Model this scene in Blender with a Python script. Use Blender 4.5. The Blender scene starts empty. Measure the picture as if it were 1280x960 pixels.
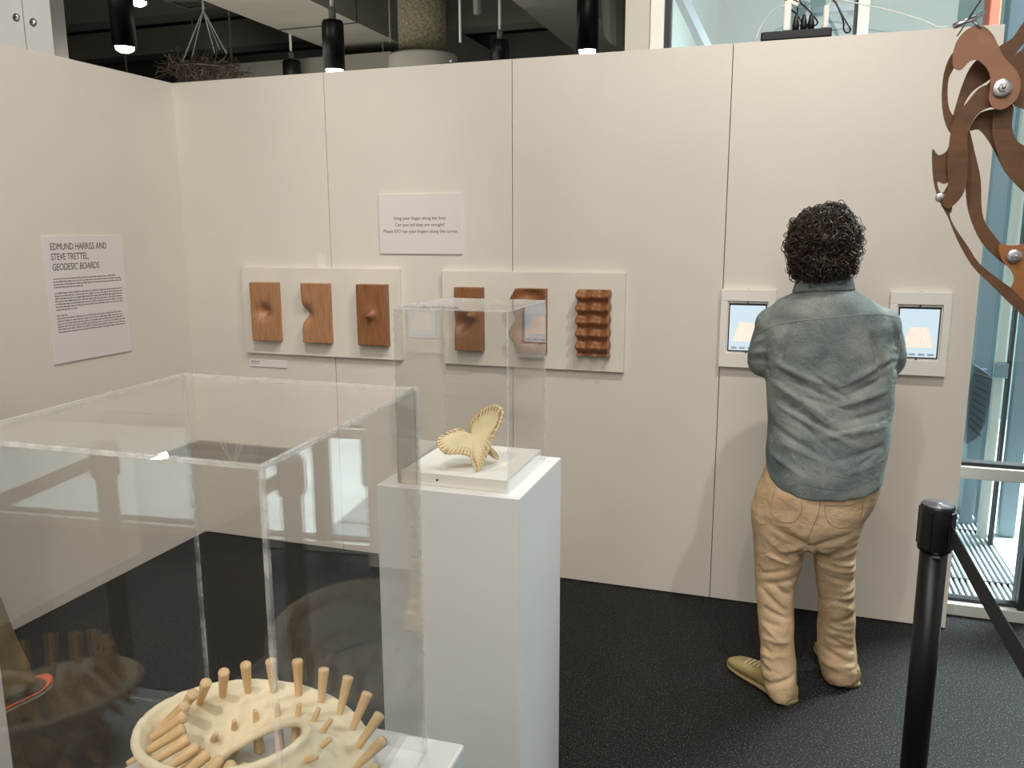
import bpy, bmesh, math, random
import numpy as np
from mathutils import Vector, Matrix, noise
random.seed(7)
SC = bpy.context.scene
COL = SC.collection
PI = math.pi
# ------------------------------------------------------------ camera, world, lights
FPX, YAW, PITCH, ROLL = 1033.09, -0.3204, 0.1841, -0.0034
CAM = Vector((3.0761, -3.7064, 1.687))
FW = Vector((math.sin(YAW)*math.cos(PITCH), math.cos(YAW)*math.cos(PITCH), -math.sin(PITCH)))
_r = Vector((math.cos(YAW), -math.sin(YAW), 0)); _u = _r.cross(FW)
RT = _r*math.cos(ROLL)+_u*math.sin(ROLL); UP = -_r*math.sin(ROLL)+_u*math.cos(ROLL)
cam = bpy.data.cameras.new('camera'); co = bpy.data.objects.new('camera', cam); COL.objects.link(co)
M = Matrix((RT, UP, -FW)).transposed().to_4x4(); M.translation = CAM; co.matrix_world = M
cam.sensor_width = 36; cam.lens = FPX/1280*36; cam.clip_start = 0.05; cam.clip_end = 100
SC.camera = co
SC.view_settings.view_transform = 'Standard'; SC.view_settings.look = 'None'
SC.view_settings.exposure = 0.3; SC.view_settings.gamma = 1.0
W = bpy.data.worlds.new('world'); SC.world = W; W.use_nodes = True
W.node_tree.nodes['Background'].inputs[0].default_value = (1.0, 0.97, 0.93, 1)
W.node_tree.nodes['Background'].inputs[1].default_value = 0.24
def area_light(name, loc, target, size, power, color=(1, .93, .84), sy=None, spread=PI):
    l = bpy.data.lights.new(name, 'AREA'); l.energy = power; l.color = color; l.size = size
    l.shape = 'RECTANGLE'; l.size_y = sy or size; l.spread = spread
    o = bpy.data.objects.new(name, l); COL.objects.link(o); o.location = loc
    o.rotation_euler = (Vector(target)-Vector(loc)).to_track_quat('-Z', 'Y').to_euler(); return o
def spot(name, loc, target, power, ang=75, color=(1, .94, .865), rad=.05, blend=.6):
    l = bpy.data.lights.new(name, 'SPOT'); l.energy = power; l.color = color; l.spot_size = math.radians(ang)
    l.spot_blend = blend; l.shadow_soft_size = rad
    o = bpy.data.objects.new(name, l); COL.objects.link(o); o.location = loc
    o.rotation_euler = (Vector(target)-Vector(loc)).to_track_quat('-Z', 'Y').to_euler(); return o
spot('gallery_spot', (3.0, -1.9, 4.0), (1.5, 0, 1.7), 62, 92, rad=.025)
spot('gallery_spot', (3.7, -1.8, 4.2), (3.3, 0, 1.95), 150, 95, rad=.025)
spot('gallery_spot', (1.9, -2.4, 4.2), (0.0, -1.1, 1.9), 150, 80)
spot('gallery_spot', (2.4, -4.0, 4.2), (2.4, -2.8, .9), 125, 80)
spot('gallery_spot', (1.8, -1.4, 4.2), (2.3, -1.75, 1.0), 55, 55)
area_light('hall_fill', (3.0, -5.4, 4.3), (2.4, -1.0, .4), 3.0, 84, (1, .95, .89))  # unseen soft fill added for the general light of the hall
area_light('rear_wall_fill', (3.4, -6.0, 4.4), (3.4, -7.9, 1.2), 2.0, 115, (1, .95, .9))  # unseen lamp added to brighten the rear wall mirrored in the acrylic panes
area_light('entrance_daylight', (6.4, -2.0, 2.6), (3.0, -1.2, .8), 2.2, 7, (.9, .95, 1.0))
area_light('vestibule_daylight', (5.4, 2.0, 4.2), (4.3, 1.3, 0), 1.6, 290, (.88, .96, 1.0), spread=1.9)
area_light('far_ceiling_fill', (-1.5, 3.0, 1.9), (-1.2, 4.4, 5.0), 3.0, 42, (1, .96, .88))  # added uplight, hidden behind the partition, to lift the dark ceiling
spot('cabinet_fill', (-2.0, -1.8, 3.5), (-1.5, .6, 3.1), 95, 50, (1, .97, .93))  # unseen spot added only to brighten the white cabinet

def at(px, py, ax, val):
    d = FW + RT*((px-640)/FPX) + UP*((480-py)/FPX)
    return CAM + d*((val-CAM[ax])/d[ax])

# ------------------------------------------------------------ materials
class NT:
    def __init__(s, name):
        s.m = bpy.data.materials.new(name); s.m.use_nodes = True; s.t = s.m.node_tree; s.n = s.t.nodes
        s.b = s.n['Principled BSDF']; s.out = s.n['Material Output']
    def node(s, ty, **kw):
        x = s.n.new(ty)
        for k, v in kw.items():
            if k.startswith('i_'):
                key = k[2:]; key = int(key) if key.isdigit() else key.replace('_', ' ')
                x.inputs[key].default_value = v
            else: setattr(x, k, v)
        return x
    def link(s, a, b): s.t.links.new(a, b)
    def coord(s, scale=(1, 1, 1)):
        c = s.node('ShaderNodeTexCoord'); m = s.node('ShaderNodeMapping'); m.inputs['Scale'].default_value = scale
        s.link(c.outputs['Object'], m.inputs[0]); return m.outputs[0]
    def ramp(s, fac, stops):
        r = s.node('ShaderNodeValToRGB'); e = r.color_ramp.elements
        while len(e) < len(stops): e.new(.5)
        for i, (p, c) in enumerate(stops): e[i].position = p; e[i].color = (*c, 1)
        s.link(fac, r.inputs[0]); return r.outputs[0]
    def bump(s, h, strength=.3, dist=.002):
        b = s.node('ShaderNodeBump'); b.inputs['Strength'].default_value = strength; b.inputs['Distance'].default_value = dist
        s.link(h, b.inputs['Height']); s.link(b.outputs[0], s.b.inputs['Normal'])
def srgb(r, g, b): return tuple((v/255/12.92 if v/255 <= .04045 else ((v/255+.055)/1.055)**2.4) for v in (r, g, b))
def plain(name, c, rough=.5, metal=0, spec=.5, emit=0, var=0.0, vscale=20, bump=0, bscale=200):
    t = NT(name); t.b.inputs['Base Color'].default_value = (*c, 1); t.b.inputs['Roughness'].default_value = rough
    t.b.inputs['Metallic'].default_value = metal; t.b.inputs['Specular IOR Level'].default_value = spec
    if emit:
        t.b.inputs['Emission Color'].default_value = (*c, 1); t.b.inputs['Emission Strength'].default_value = emit
    co_ = t.coord()
    if var:
        n = t.node('ShaderNodeTexNoise', i_Scale=vscale, i_Detail=5.0); t.link(co_, n.inputs['Vector'])
        lo = tuple(v*(1-var) for v in c); hi = tuple(min(1, v*(1+var)) for v in c)
        t.link(t.ramp(n.outputs[0], [(.3, lo), (.7, hi)]), t.b.inputs['Base Color'])
    if bump:
        n = t.node('ShaderNodeTexNoise', i_Scale=bscale, i_Detail=3.0); t.link(co_, n.inputs['Vector']); t.bump(n.outputs[0], bump)
    return t.m
def wood(name, c1, c2, scale=(14, 14, 1.6)):
    t = NT(name); v = t.coord(scale)
    n = t.node('ShaderNodeTexNoise', i_Scale=6.0, i_Detail=6.0, i_Roughness=.65); t.link(v, n.inputs['Vector'])
    t.link(t.ramp(n.outputs[0], [(.3, c1), (.7, c2)]), t.b.inputs['Base Color'])
    t.b.inputs['Roughness'].default_value = .45; t.bump(n.outputs[0], .15); return t.m
MT = {}
MT['wall'] = plain('wall_paint', srgb(221, 215, 205), .62, var=.035, vscale=1.6, bump=.12, bscale=180)
MT['joint'] = plain('joint_shadow', srgb(120, 112, 100), .8)
MT['white'] = plain('white_paint', srgb(236, 233, 226), .5, var=.02, vscale=5, bump=.05, bscale=120)
MT['ped'] = plain('pedestal_paint', srgb(219, 219, 215), .45, var=.025, vscale=4, bump=.06, bscale=90)
MT['board'] = plain('board_white', srgb(226, 221, 210), .5, var=.02, vscale=8)
MT['paper'] = plain('sign_board', srgb(226, 220, 218), .6)
MT['ink'] = plain('sign_ink', srgb(70, 70, 70), .6)
MT['inkgreen'] = plain('sign_heading_ink', srgb(36, 48, 26), .6)
MT['black'] = plain('black_plastic', (.007, .007, .008), .4, 0, .35)
MT['blackmetal'] = plain('black_powder_coat', (.006, .006, .007), .38, 0, .35)
MT['belt'] = plain('belt_webbing', (.017, .017, .019), .75, bump=.4, bscale=600)
MT['steel'] = plain('steel', (.62, .63, .64), .3, .9)
MT['frame'] = plain('frame_aluminium', srgb(196, 198, 192), .45, .1)
MT['greyframe'] = plain('grey_frame', srgb(120, 138, 148), .45, .3)
MT['darkframe'] = plain('dark_gasket', (.02, .022, .024), .5)
MT['dark'] = plain('dark_ceiling', srgb(80, 78, 73), .85, var=.2, vscale=1.5)
MT['beam'] = plain('beam_grey', srgb(150, 147, 136), .75, var=.08, vscale=2)
MT['duct'] = plain('duct_grey', srgb(128, 126, 118), .6, .2)
MT['cable'] = plain('white_cable', srgb(225, 228, 224), .5)
MT['concrete'] = plain('concrete', srgb(206, 210, 206), .7, var=.15, vscale=3, bump=.1, bscale=60)
MT['column'] = plain('column_aggregate', srgb(140, 134, 110), .9, var=.45, vscale=45, bump=.6, bscale=60)
MT['collar'] = plain('column_collar', srgb(200, 196, 184), .6)
MT['teal'] = plain('vestibule_wall', srgb(168, 190, 188), .7, var=.05, vscale=1.2)
MT['red'] = plain('red_paint', srgb(236, 108, 84), .5)
MT['wire'] = plain('wire_bronze', srgb(108, 96, 82), .5, .3)
MT['lamp'] = plain('lamp_glow', (1, .93, .82), .5, emit=14)
MT['oak'] = wood('oak_block', srgb(152, 106, 72), srgb(188, 140, 100))
MT['walnut'] = wood('dark_block', srgb(114, 72, 40), srgb(162, 108, 68))
MT['peg'] = wood('peg_wood', srgb(205, 170, 124), srgb(226, 196, 152), (60, 60, 8))
MT['cream'] = plain('cream_plaster', srgb(232, 218, 186), .6, var=.05, vscale=30, bump=.25, bscale=130)
MT['leather'] = plain('pale_leather', srgb(228, 212, 172), .55, var=.05, vscale=25)
MT['stitch'] = plain('leather_lacing', srgb(200, 166, 116), .6, var=.2, vscale=120, bump=.6, bscale=300)
MT['stitchdark'] = plain('lacing_hole', srgb(70, 46, 24), .8)
MT['bronze'] = None
t = NT('brown_sheet'); v = t.coord((6, 6, 22)); n = t.node('ShaderNodeTexNoise', i_Scale=3.0, i_Detail=6.0); t.link(v, n.inputs['Vector'])
t.link(t.ramp(n.outputs[0], [(.3, srgb(96, 66, 42)), (.7, srgb(116, 80, 52))]), t.b.inputs['Base Color']); t.b.inputs['Roughness'].default_value = .5
t.b.inputs['Metallic'].default_value = .15; MT['bronze'] = t.m
MT['tan'] = plain('tan_sheet', srgb(164, 108, 62), .45, .15, var=.12, vscale=9)
MT['rose'] = plain('rose_brown_sheet', srgb(156, 112, 86), .5, .15, var=.12, vscale=14)
MT['skin'] = plain('skin', srgb(206, 152, 124), .5, var=.05, vscale=20)
MT['hair'] = plain('dark_brown_hair', (.022, .015, .011), .38, var=.4, vscale=30)
MT['sole'] = plain('shoe_sole', srgb(138, 122, 84), .7)
MT['shoe'] = plain('olive_shoe', srgb(150, 134, 88), .6, var=.08, vscale=20, bump=.1)
MT['lace'] = plain('lace', srgb(196, 186, 150), .7)
MT['brownshoe'] = plain('brown_sneaker', srgb(78, 52, 38), .7, var=.15)
MT['orange'] = plain('orange_trim', srgb(226, 98, 62), .6)
MT['greysole'] = plain('grey_sole', srgb(112, 104, 92), .8, var=.15, vscale=60)
MT['olive'] = plain('olive_trousers', srgb(112, 96, 66), .85, var=.1, vscale=12, bump=.3, bscale=40)
MT['rust'] = plain('rust_shirt', srgb(140, 84, 60), .85, var=.1, vscale=12, bump=.3, bscale=40)
MT['eye'] = plain('eye', (.6, .6, .58), .2)
MT['lip'] = plain('lips', srgb(170, 100, 88), .5)
MT['rubber'] = None
t = NT('speckled_rubber'); v = t.coord()
w = t.node('ShaderNodeTexVoronoi', i_Scale=200.0); t.link(v, w.inputs['Vector'])
w2 = t.node('ShaderNodeTexNoise', i_Scale=170.0, i_Detail=3.0, i_Roughness=.8); t.link(v, w2.inputs['Vector'])
base = t.ramp(w2.outputs[0], [(.40, (.004, .004, .005)), (.57, (.007, .0065, .0065)), (.645, (.17, .16, .145))])
t.link(base, t.b.inputs['Base Color']); t.b.inputs['Roughness'].default_value = .6; t.b.inputs['Specular IOR Level'].default_value = .2; t.bump(w.outputs[0], .25, .001); MT['rubber'] = t.m
def cloth_mat(name, c, c2, fine=900, scale=(1, 1, 1), vs=9):
    t = NT(name); v = t.coord(scale)
    n1 = t.node('ShaderNodeTexNoise', i_Scale=vs, i_Detail=4.0); t.link(v, n1.inputs['Vector'])
    n2 = t.node('ShaderNodeTexNoise', i_Scale=fine, i_Detail=2.0); t.link(v, n2.inputs['Vector'])
    mx = t.node('ShaderNodeMix', data_type='FLOAT'); mx.inputs[0].default_value = .45
    t.link(n1.outputs[0], mx.inputs[2]); t.link(n2.outputs[0], mx.inputs[3])
    t.link(t.ramp(mx.outputs[0], [(.36, c), (.64, c2)]), t.b.inputs['Base Color'])
    t.b.inputs['Roughness'].default_value = .85; t.b.inputs['Specular IOR Level'].default_value = .2
    n3 = t.node('ShaderNodeTexNoise', i_Scale=18.0, i_Detail=4.0, i_Distortion=1.2); t.link(v, n3.inputs['Vector']); t.bump(n3.outputs[0], .5, .014)
    return t.m
MT['shirt'] = cloth_mat('chambray', srgb(92, 103, 103), srgb(146, 154, 149), 420)
MT['khaki'] = cloth_mat('khaki_cotton', srgb(172, 146, 114), srgb(204, 178, 144), 400)
def acrylic(name, tint):
    t = NT(name); t.n.remove(t.b)
    g = t.node('ShaderNodeNewGeometry'); dp = t.node('ShaderNodeVectorMath', operation='DOT_PRODUCT')
    t.link(g.outputs['Incoming'], dp.inputs[0]); t.link(g.outputs['Normal'], dp.inputs[1])
    ab = t.node('ShaderNodeMath', operation='ABSOLUTE'); t.link(dp.outputs['Value'], ab.inputs[0])
    om = t.node('ShaderNodeMath', operation='SUBTRACT'); om.inputs[0].default_value = 1; t.link(ab.outputs[0], om.inputs[1])
    pw = t.node('ShaderNodeMath', operation='POWER'); t.link(om.outputs[0], pw.inputs[0]); pw.inputs[1].default_value = 5
    ma = t.node('ShaderNodeMath', operation='MULTIPLY_ADD'); t.link(pw.outputs[0], ma.inputs[0]); ma.inputs[1].default_value = .96; ma.inputs[2].default_value = .044
    tr = t.node('ShaderNodeBsdfTransparent'); tr.inputs[0].default_value = (*tint, 1)
    gl = t.node('ShaderNodeBsdfGlossy'); gl.inputs['Roughness'].default_value = .0; gl.inputs[0].default_value = (1, 1, 1, 1)
    mx = t.node('ShaderNodeMixShader'); t.link(ma.outputs[0], mx.inputs[0]); t.link(tr.outputs[0], mx.inputs[1]); t.link(gl.outputs[0], mx.inputs[2])
    t.link(mx.outputs[0], t.out.inputs[0]); return t.m
MT['acrylic'] = acrylic('clear_acrylic', (.975, .975, .97))
MT['glass'] = acrylic('window_glass', (.93, .965, .965))
t = NT('acrylic_edge'); t.b.inputs['Base Color'].default_value = (.86, .86, .83, 1); t.b.inputs['Roughness'].default_value = .15  # whitish colour stands in for light carried to the pane edges
tr = t.node('ShaderNodeBsdfTransparent'); mx = t.node('ShaderNodeMixShader'); v = t.coord(); n = t.node('ShaderNodeTexNoise', i_Scale=45.0, i_Detail=4.0)
t.link(v, n.inputs['Vector']); mr = t.node('ShaderNodeMapRange'); mr.inputs['From Min'].default_value = .35; mr.inputs['From Max'].default_value = .65
mr.inputs['To Min'].default_value = .10; mr.inputs['To Max'].default_value = .42; t.link(n.outputs[0], mr.inputs[0])
t.link(mr.outputs[0], mx.inputs[0]); t.link(tr.outputs[0], mx.inputs[1]); t.link(t.b.outputs[0], mx.inputs[2]); t.link(mx.outputs[0], t.out.inputs[0]); MT['edge'] = t.m

# ------------------------------------------------------------ mesh helpers
def B(): return bmesh.new()
def box(bm, lo, hi, M_=None):
    vs = [bm.verts.new(Vector((x, y, z)) if M_ is None else M_ @ Vector((x, y, z))) for x in (lo[0], hi[0]) for y in (lo[1], hi[1]) for z in (lo[2], hi[2])]
    for f in ((0, 1, 3, 2), (4, 6, 7, 5), (0, 4, 5, 1), (2, 3, 7, 6), (0, 2, 6, 4), (1, 5, 7, 3)): bm.faces.new([vs[i] for i in f])
    return bm
def rings(bm, rs, cap=True, closed=False):
    V = [[bm.verts.new(p) for p in r] for r in rs]; n = len(V[0]); m = len(V)
    for i in range(m if closed else m-1):
        a, b = V[i], V[(i+1) % m]
        for j in range(n): bm.faces.new((a[j], a[(j+1) % n], b[(j+1) % n], b[j]))
    if cap and not closed: bm.faces.new(V[0][::-1]); bm.faces.new(V[-1])
    return bm
def tube(bm, pts, r, n=8, cap=True, closed=False):
    pts = [Vector(p) for p in pts]; m = len(pts); rr = r if hasattr(r, '__len__') else [r]*m
    out = []; up = None
    for i, p in enumerate(pts):
        if closed: d = pts[(i+1) % m]-pts[i-1]
        else: d = pts[min(i+1, m-1)]-pts[max(i-1, 0)]
        if d.length < 1e-9: d = Vector((0, 0, 1))
        d.normalize()
        if up is None: up = Vector((0, 0, 1)) if abs(d.z) < .9 else Vector((1, 0, 0))
        a = d.cross(up)
        if a.length < 1e-6: a = d.orthogonal()
        a.normalize(); b = a.cross(d).normalized(); up = b
        out.append([p+(a*math.cos(2*PI*k/n)+b*math.sin(2*PI*k/n))*rr[i] for k in range(n)])
    return rings(bm, out, cap, closed)
def lathe(bm, prof, c=(0, 0, 0), n=32):
    c = Vector(c); return rings(bm, [[c+Vector((r*math.cos(2*PI*k/n), r*math.sin(2*PI*k/n), z)) for k in range(n)] for r, z in prof])
def prism(bm, poly, h, M_):
    a = [bm.verts.new(M_ @ Vector((x, y, 0))) for x, y in poly]; b = [bm.verts.new(M_ @ Vector((x, y, h))) for x, y in poly]
    bm.faces.new(a[::-1]); bm.faces.new(b); n = len(poly)
    for i in range(n): bm.faces.new((a[i], a[(i+1) % n], b[(i+1) % n], b[i]))
    return bm
def crom(P, k=4, closed=True):
    P = [Vector(p) for p in P]; n = len(P); out = []
    for i in range(n if closed else n-1):
        g = lambda j: P[j % n] if closed else P[max(0, min(n-1, j))]
        a, b, c, d = g(i-1), g(i), g(i+1), g(i+2)
        for s in range(k):
            t_ = s/k; out.append(.5*((2*b)+(c-a)*t_+(2*a-5*b+4*c-d)*t_*t_+(3*b-a-3*c+d)*t_**3))
    if not closed: out.append(P[-1])
    return out
def wm(o):
    return (wm(o.parent) @ o.matrix_parent_inverse if o.parent else Matrix()) @ o.matrix_basis
def link(name, me, m, parent=None, smooth=False, bev=0):
    me.materials.clear(); me.materials.append(m)
    if smooth: me.polygons.foreach_set('use_smooth', [True]*len(me.polygons))
    o = bpy.data.objects.new(name, me); COL.objects.link(o)
    if parent is not None:
        o.parent = parent; o.matrix_parent_inverse = wm(parent).inverted()
    if bev:
        b = o.modifiers.new('bevel', 'BEVEL'); b.width = bev; b.segments = 2; b.limit_method = 'ANGLE'
    return o
def obj(name, bm, m, parent=None, smooth=False, bev=0, origin=None):
    bmesh.ops.recalc_face_normals(bm, faces=bm.faces)
    me = bpy.data.meshes.new(name)
    if origin is not None:
        bmesh.ops.translate(bm, verts=bm.verts, vec=-Vector(origin))
    bm.to_mesh(me); bm.free()
    o = link(name, me, m, None, smooth, bev)
    if origin is not None: o.location = origin
    if parent is not None:
        o.parent = parent; o.matrix_parent_inverse = wm(parent).inverted()
    return o
def thing(name, label, cat, loc=(0, 0, 0), group=None):
    o = bpy.data.objects.new(name, None); COL.objects.link(o); o.location = loc; o.empty_display_size = .1
    o['label'] = label; o['category'] = cat
    if group: o['group'] = group
    return o
def tag(o, label, cat, group=None):
    o['label'] = label; o['category'] = cat
    if group: o['group'] = group
    return o
def structure(o, label, cat='wall'):
    o['kind'] = 'structure'; o['label'] = label; o['category'] = cat; return o
def text_mesh(name, s, size, M_, m, parent, xs=1.0, shear=0, align='LEFT', ext=.0004):
    c = bpy.data.curves.new('t', 'FONT'); c.body = s; c.size = size; c.extrude = ext; c.align_x = align; c.shear = shear; c.resolution_u = 3
    o = bpy.data.objects.new('t', c); COL.objects.link(o); bpy.context.view_layer.update()
    me = bpy.data.meshes.new_from_object(o.evaluated_get(bpy.context.evaluated_depsgraph_get())); bpy.data.objects.remove(o)
    me.transform(M_ @ Matrix.Diagonal((xs, 1, 1, 1))); me.name = name
    o = link(name, me, m); o.parent = parent; o.matrix_parent_inverse = Matrix.Translation(parent.location).inverted(); return o
def remesh(bm, voxel, smooth_it=6, name='m'):
    bmesh.ops.recalc_face_normals(bm, faces=bm.faces)
    me = bpy.data.meshes.new(name); bm.to_mesh(me); bm.free()
    o = bpy.data.objects.new('tmp', me); COL.objects.link(o)
    r = o.modifiers.new('r', 'REMESH'); r.mode = 'VOXEL'; r.voxel_size = voxel
    if smooth_it:
        s = o.modifiers.new('s', 'SMOOTH'); s.factor = .5; s.iterations = smooth_it
    bpy.context.view_layer.update()
    m2 = bpy.data.meshes.new_from_object(o.evaluated_get(bpy.context.evaluated_depsgraph_get()))
    bpy.data.objects.remove(o); m2.name = name; return m2
def deform(me, fn):
    n = len(me.vertices); c = np.empty(n*3); me.vertices.foreach_get('co', c); c = c.reshape(-1, 3)
    nr = np.empty(n*3); me.vertices.foreach_get('normal', nr); nr = nr.reshape(-1, 3)
    c = c+nr*fn(c)[:, None]; me.vertices.foreach_set('co', c.ravel()); me.update()
MB_ = Matrix(((1, 0, 0, 0), (0, 0, -1, 0), (0, 1, 0, 0), (0, 0, 0, 1)))     # local xy -> back wall, z -> towards the room
def on_back(x, y, z): m = MB_.copy(); m.translation = (x, y, z); return m
def on_left(x, y, z): m = Matrix(((0, 0, 1, 0), (1, 0, 0, 0), (0, 1, 0, 0), (0, 0, 0, 1))); m.translation = (x, y, z); return m

# ------------------------------------------------------------ structure
H = 2.44
structure(obj('floor', box(B(), (-9, -8, -.05), (9, .17, 0)), MT['rubber']), 'black rubber floor flecked with grey specks', 'floor')
structure(obj('floor', box(B(), (-9, .17, -.05), (2.6, 12, 0)), MT['rubber']), 'dark floor of the hall behind the white partition', 'floor')
structure(obj('ceiling', box(B(), (-9, -8, 5.0), (9, 12, 5.1)), MT['dark']), 'dark exposed ceiling high above the partition walls', 'ceiling')
structure(obj('wall_far', box(B(), (-9, 11.9, 0), (9, 12, 5)), MT['dark']), 'dark far wall of the hall beyond the partition', 'wall')
structure(obj('wall_far_left', box(B(), (-9, -8, 0), (-8.9, 12, 5)), MT['dark']), 'dark side wall of the hall beyond the left partition', 'wall')
structure(obj('wall_rear', box(B(), (-2, -8, 0), (9, -7.9, 3.6)), MT['wall']), 'pale wall behind the viewer', 'wall')
wb = bpy.data.objects.new('wall_back', None); COL.objects.link(wb); structure(wb, 'off white partition wall of tall panels with the six carved blocks', 'wall')
seams = [0.0, .889, 1.851, 2.812, 3.800]
for i in range(4):
    obj('panel', box(B(), (seams[i]+(.0018 if i else 0), 0, 0.004), (seams[i+1]-.0018, .05, H)), MT['wall'], wb, bev=.0008)
bm = B(); c_ = at(401, 322, 1, 0); vs = [bm.verts.new((c_.x+x, -.0004, c_.z+z)) for x, z in ((-.02, -.045), (.03, -.05), (.028, -.005), (.034, .03), (.012, .004), (.006, .04), (-.008, .006), (-.016, .03), (-.024, -.01))]; bm.faces.new(vs); obj('filler_patch', bm, plain('filler', srgb(232, 228, 220), .6), wb)
obj('backing_frame', box(B(), (0.02, .012, .01), (3.75, .049, H-.006)), MT['joint'], wb)
structure(obj('wall_left', box(B(), (-.05, -6.0, .003), (0, .05, H)), MT['wall'], bev=.0008), 'off white partition wall carrying the printed text sign', 'wall')

# ------------------------------------------------------------ glazed entrance behind the partition
YG = .2
zr = at(1240, 590, 1, YG).z
xa, xb, xc = at(783, 40, 1, YG).x, at(831, 40, 1, YG).x, at(838, 40, 1, YG).x
wn = bpy.data.objects.new('window_1', None); COL.objects.link(wn); structure(wn, 'tall glazed entrance screen behind the partition wall', 'window')
obj('post', box(B(), (xa, YG-.03, 0), (at(814, 40, 1, YG).x-.002, YG+.12, 4.6)), MT['collar'], wn)
obj('post', box(B(), (at(814, 40, 1, YG).x+.002, YG-.04, 0), (xb, YG+.12, 4.6)), MT['white'], wn)
obj('gasket', box(B(), (xb, YG-.02, 0), (xc, YG+.06, 4.6)), MT['darkframe'], wn)
m1, m2 = at(1072, 15, 1, YG).x, at(1086, 15, 1, YG).x
obj('gasket', box(B(), (m1-.012, YG-.02, zr), (m1, YG+.05, 4.6)), MT['darkframe'], wn)
obj('mullion', box(B(), (m1, YG-.04, 0), (m2, YG+.06, 4.6)), MT['white'], wn)
xe = 6.2
obj('rail', box(B(), (m2, YG-.04, zr-.03), (xe, YG+.06, zr+.025)), MT['frame'], wn, bev=.004)
obj('gasket', box(B(), (m2, YG-.02, zr+.026), (xe, YG+.04, zr+.04)), MT['darkframe'], wn)
obj('sill', box(B(), (xc, YG-.05, 0.001), (xe, YG+.06, .055)), MT['frame'], wn, bev=.004)
obj('gasket', box(B(), (m2, YG-.015, .056), (xe, YG+.03, .07)), MT['darkframe'], wn)
xm = at(1281, 650, 1, YG).x
obj('mullion', box(B(), (xm, YG-.04, .05), (xm+.06, YG+.06, zr-.03)), MT['darkframe'], wn)
obj('pane', box(B(), (xc, YG, .06), (m1-.012, YG+.008, 4.6)), MT['glass'], wn)
obj('pane', box(B(), (m2, YG, zr+.03), (xe, YG+.008, 4.6)), MT['glass'], wn)
obj('pane', box(B(), (m2, YG, .07), (xm, YG+.008, zr-.035)), MT['glass'], wn)
obj('pane', box(B(), (xm+.06, YG, .07), (xe, YG+.008, zr-.035)), MT['glass'], wn)
structure(obj('wall_vestibule_side', box(B(), (2.6, .34, 0), (xa-.0, 4.6, 4.6)), MT['teal']), 'pale side wall of the glazed entrance', 'wall') if xa > 2.62 else structure(obj('wall_vestibule_side', box(B(), (xa-.02, .34, 0), (xa+.02, 4.6, 4.6)), MT['teal']), 'pale side wall of the glazed entrance', 'wall')
structure(obj('wall_vestibule', box(B(), (xa, 4.6, 0), (9, 4.7, 4.9)), MT['teal']), 'pale blue green wall beyond the entrance glass', 'wall')
structure(obj('floor', box(B(), (2.6, .26, -.05), (9, 4.7, -.005)), MT['concrete']), 'pale concrete floor beyond the entrance glass', 'floor')
structure(obj('ceiling', box(B(), (xa, .3, 4.65), (9, 4.7, 4.75)), MT['white']), 'white ceiling of the glazed entrance', 'ceiling')
# grate mat
ga, gb = at(1200, 622, 2, 0), at(1271, 722, 2, 0); gx = (ga.x+gb.x)/2
th = thing('entrance_grate', 'ribbed metal floor grate beyond the entrance glass', 'floor grate', (gx-.3, 1.2, 0))
bm = B(); x = gx-.012
while x > gx-.9: box(bm, (x-.011, .275, -.004), (x, 2.9, .012)); x -= .026
o = obj('rib', bm, plain('grate_rib', srgb(205, 212, 214), .35, .2), th); o['kind'] = 'stuff'
obj('edge_bar', box(B(), (gx-.004, .27, -.004), (gx+.004, 2.9, .013)), MT['frame'], th)
obj('well', box(B(), (gx-.92, .27, -.0049), (gx-.004, 2.9, -.004)), plain('grate_well', srgb(96, 104, 108), .6), th)
for yy in (.268, at(1240, 731, 2, 0).y, at(1225, 667, 2, 0).y, 2.2):
    obj('cross_bar', box(B(), (gx-.92, yy, -.004), (gx-.004, yy+.012, .0135)), MT['darkframe'], th)
# mural with coloured loops
YM = 1.85
a, b_ = at(1216, 470, 1, YM), at(1262, 200, 1, YM)
th = thing('mural', 'tall glass panel painted with red, blue and yellow looping bands', 'mural', ((a.x+b_.x)/2, YM, a.z))
obj('panel', box(B(), (a.x, YM, a.z), (b_.x, YM+.02, b_.z)), MT['teal'], th)
obj('lower_panel', box(B(), (a.x, YM, 0), (b_.x, YM+.02, a.z-.002)), MT['greyframe'], th)
cols = [plain('mural_red', srgb(184, 60, 60), .5), plain('mural_blue', srgb(46, 92, 150), .5), plain('mural_yellow', srgb(214, 184, 70), .5), plain('mural_green', srgb(78, 140, 110), .5), plain('mural_white', srgb(224, 230, 226), .5)]
for k in range(22):
    cx_ = random.uniform(a.x+.04, b_.x-.04); cz_ = random.uniform(a.z+.06, b_.z-.06); r_ = random.uniform(.03, .075); s0 = random.uniform(0, 6.28); L_ = random.uniform(2.4, 4.8)
    pts = [(cx_+r_*math.cos(s0+L_*q/10)*(1+.15*q/10), YM-.004, cz_+r_*1.5*math.sin(s0+L_*q/10)) for q in range(11)]
    bm = B(); tube(bm, pts, .012, 6); obj('painted_loop', bm, cols[k % 5], th, True)
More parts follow.
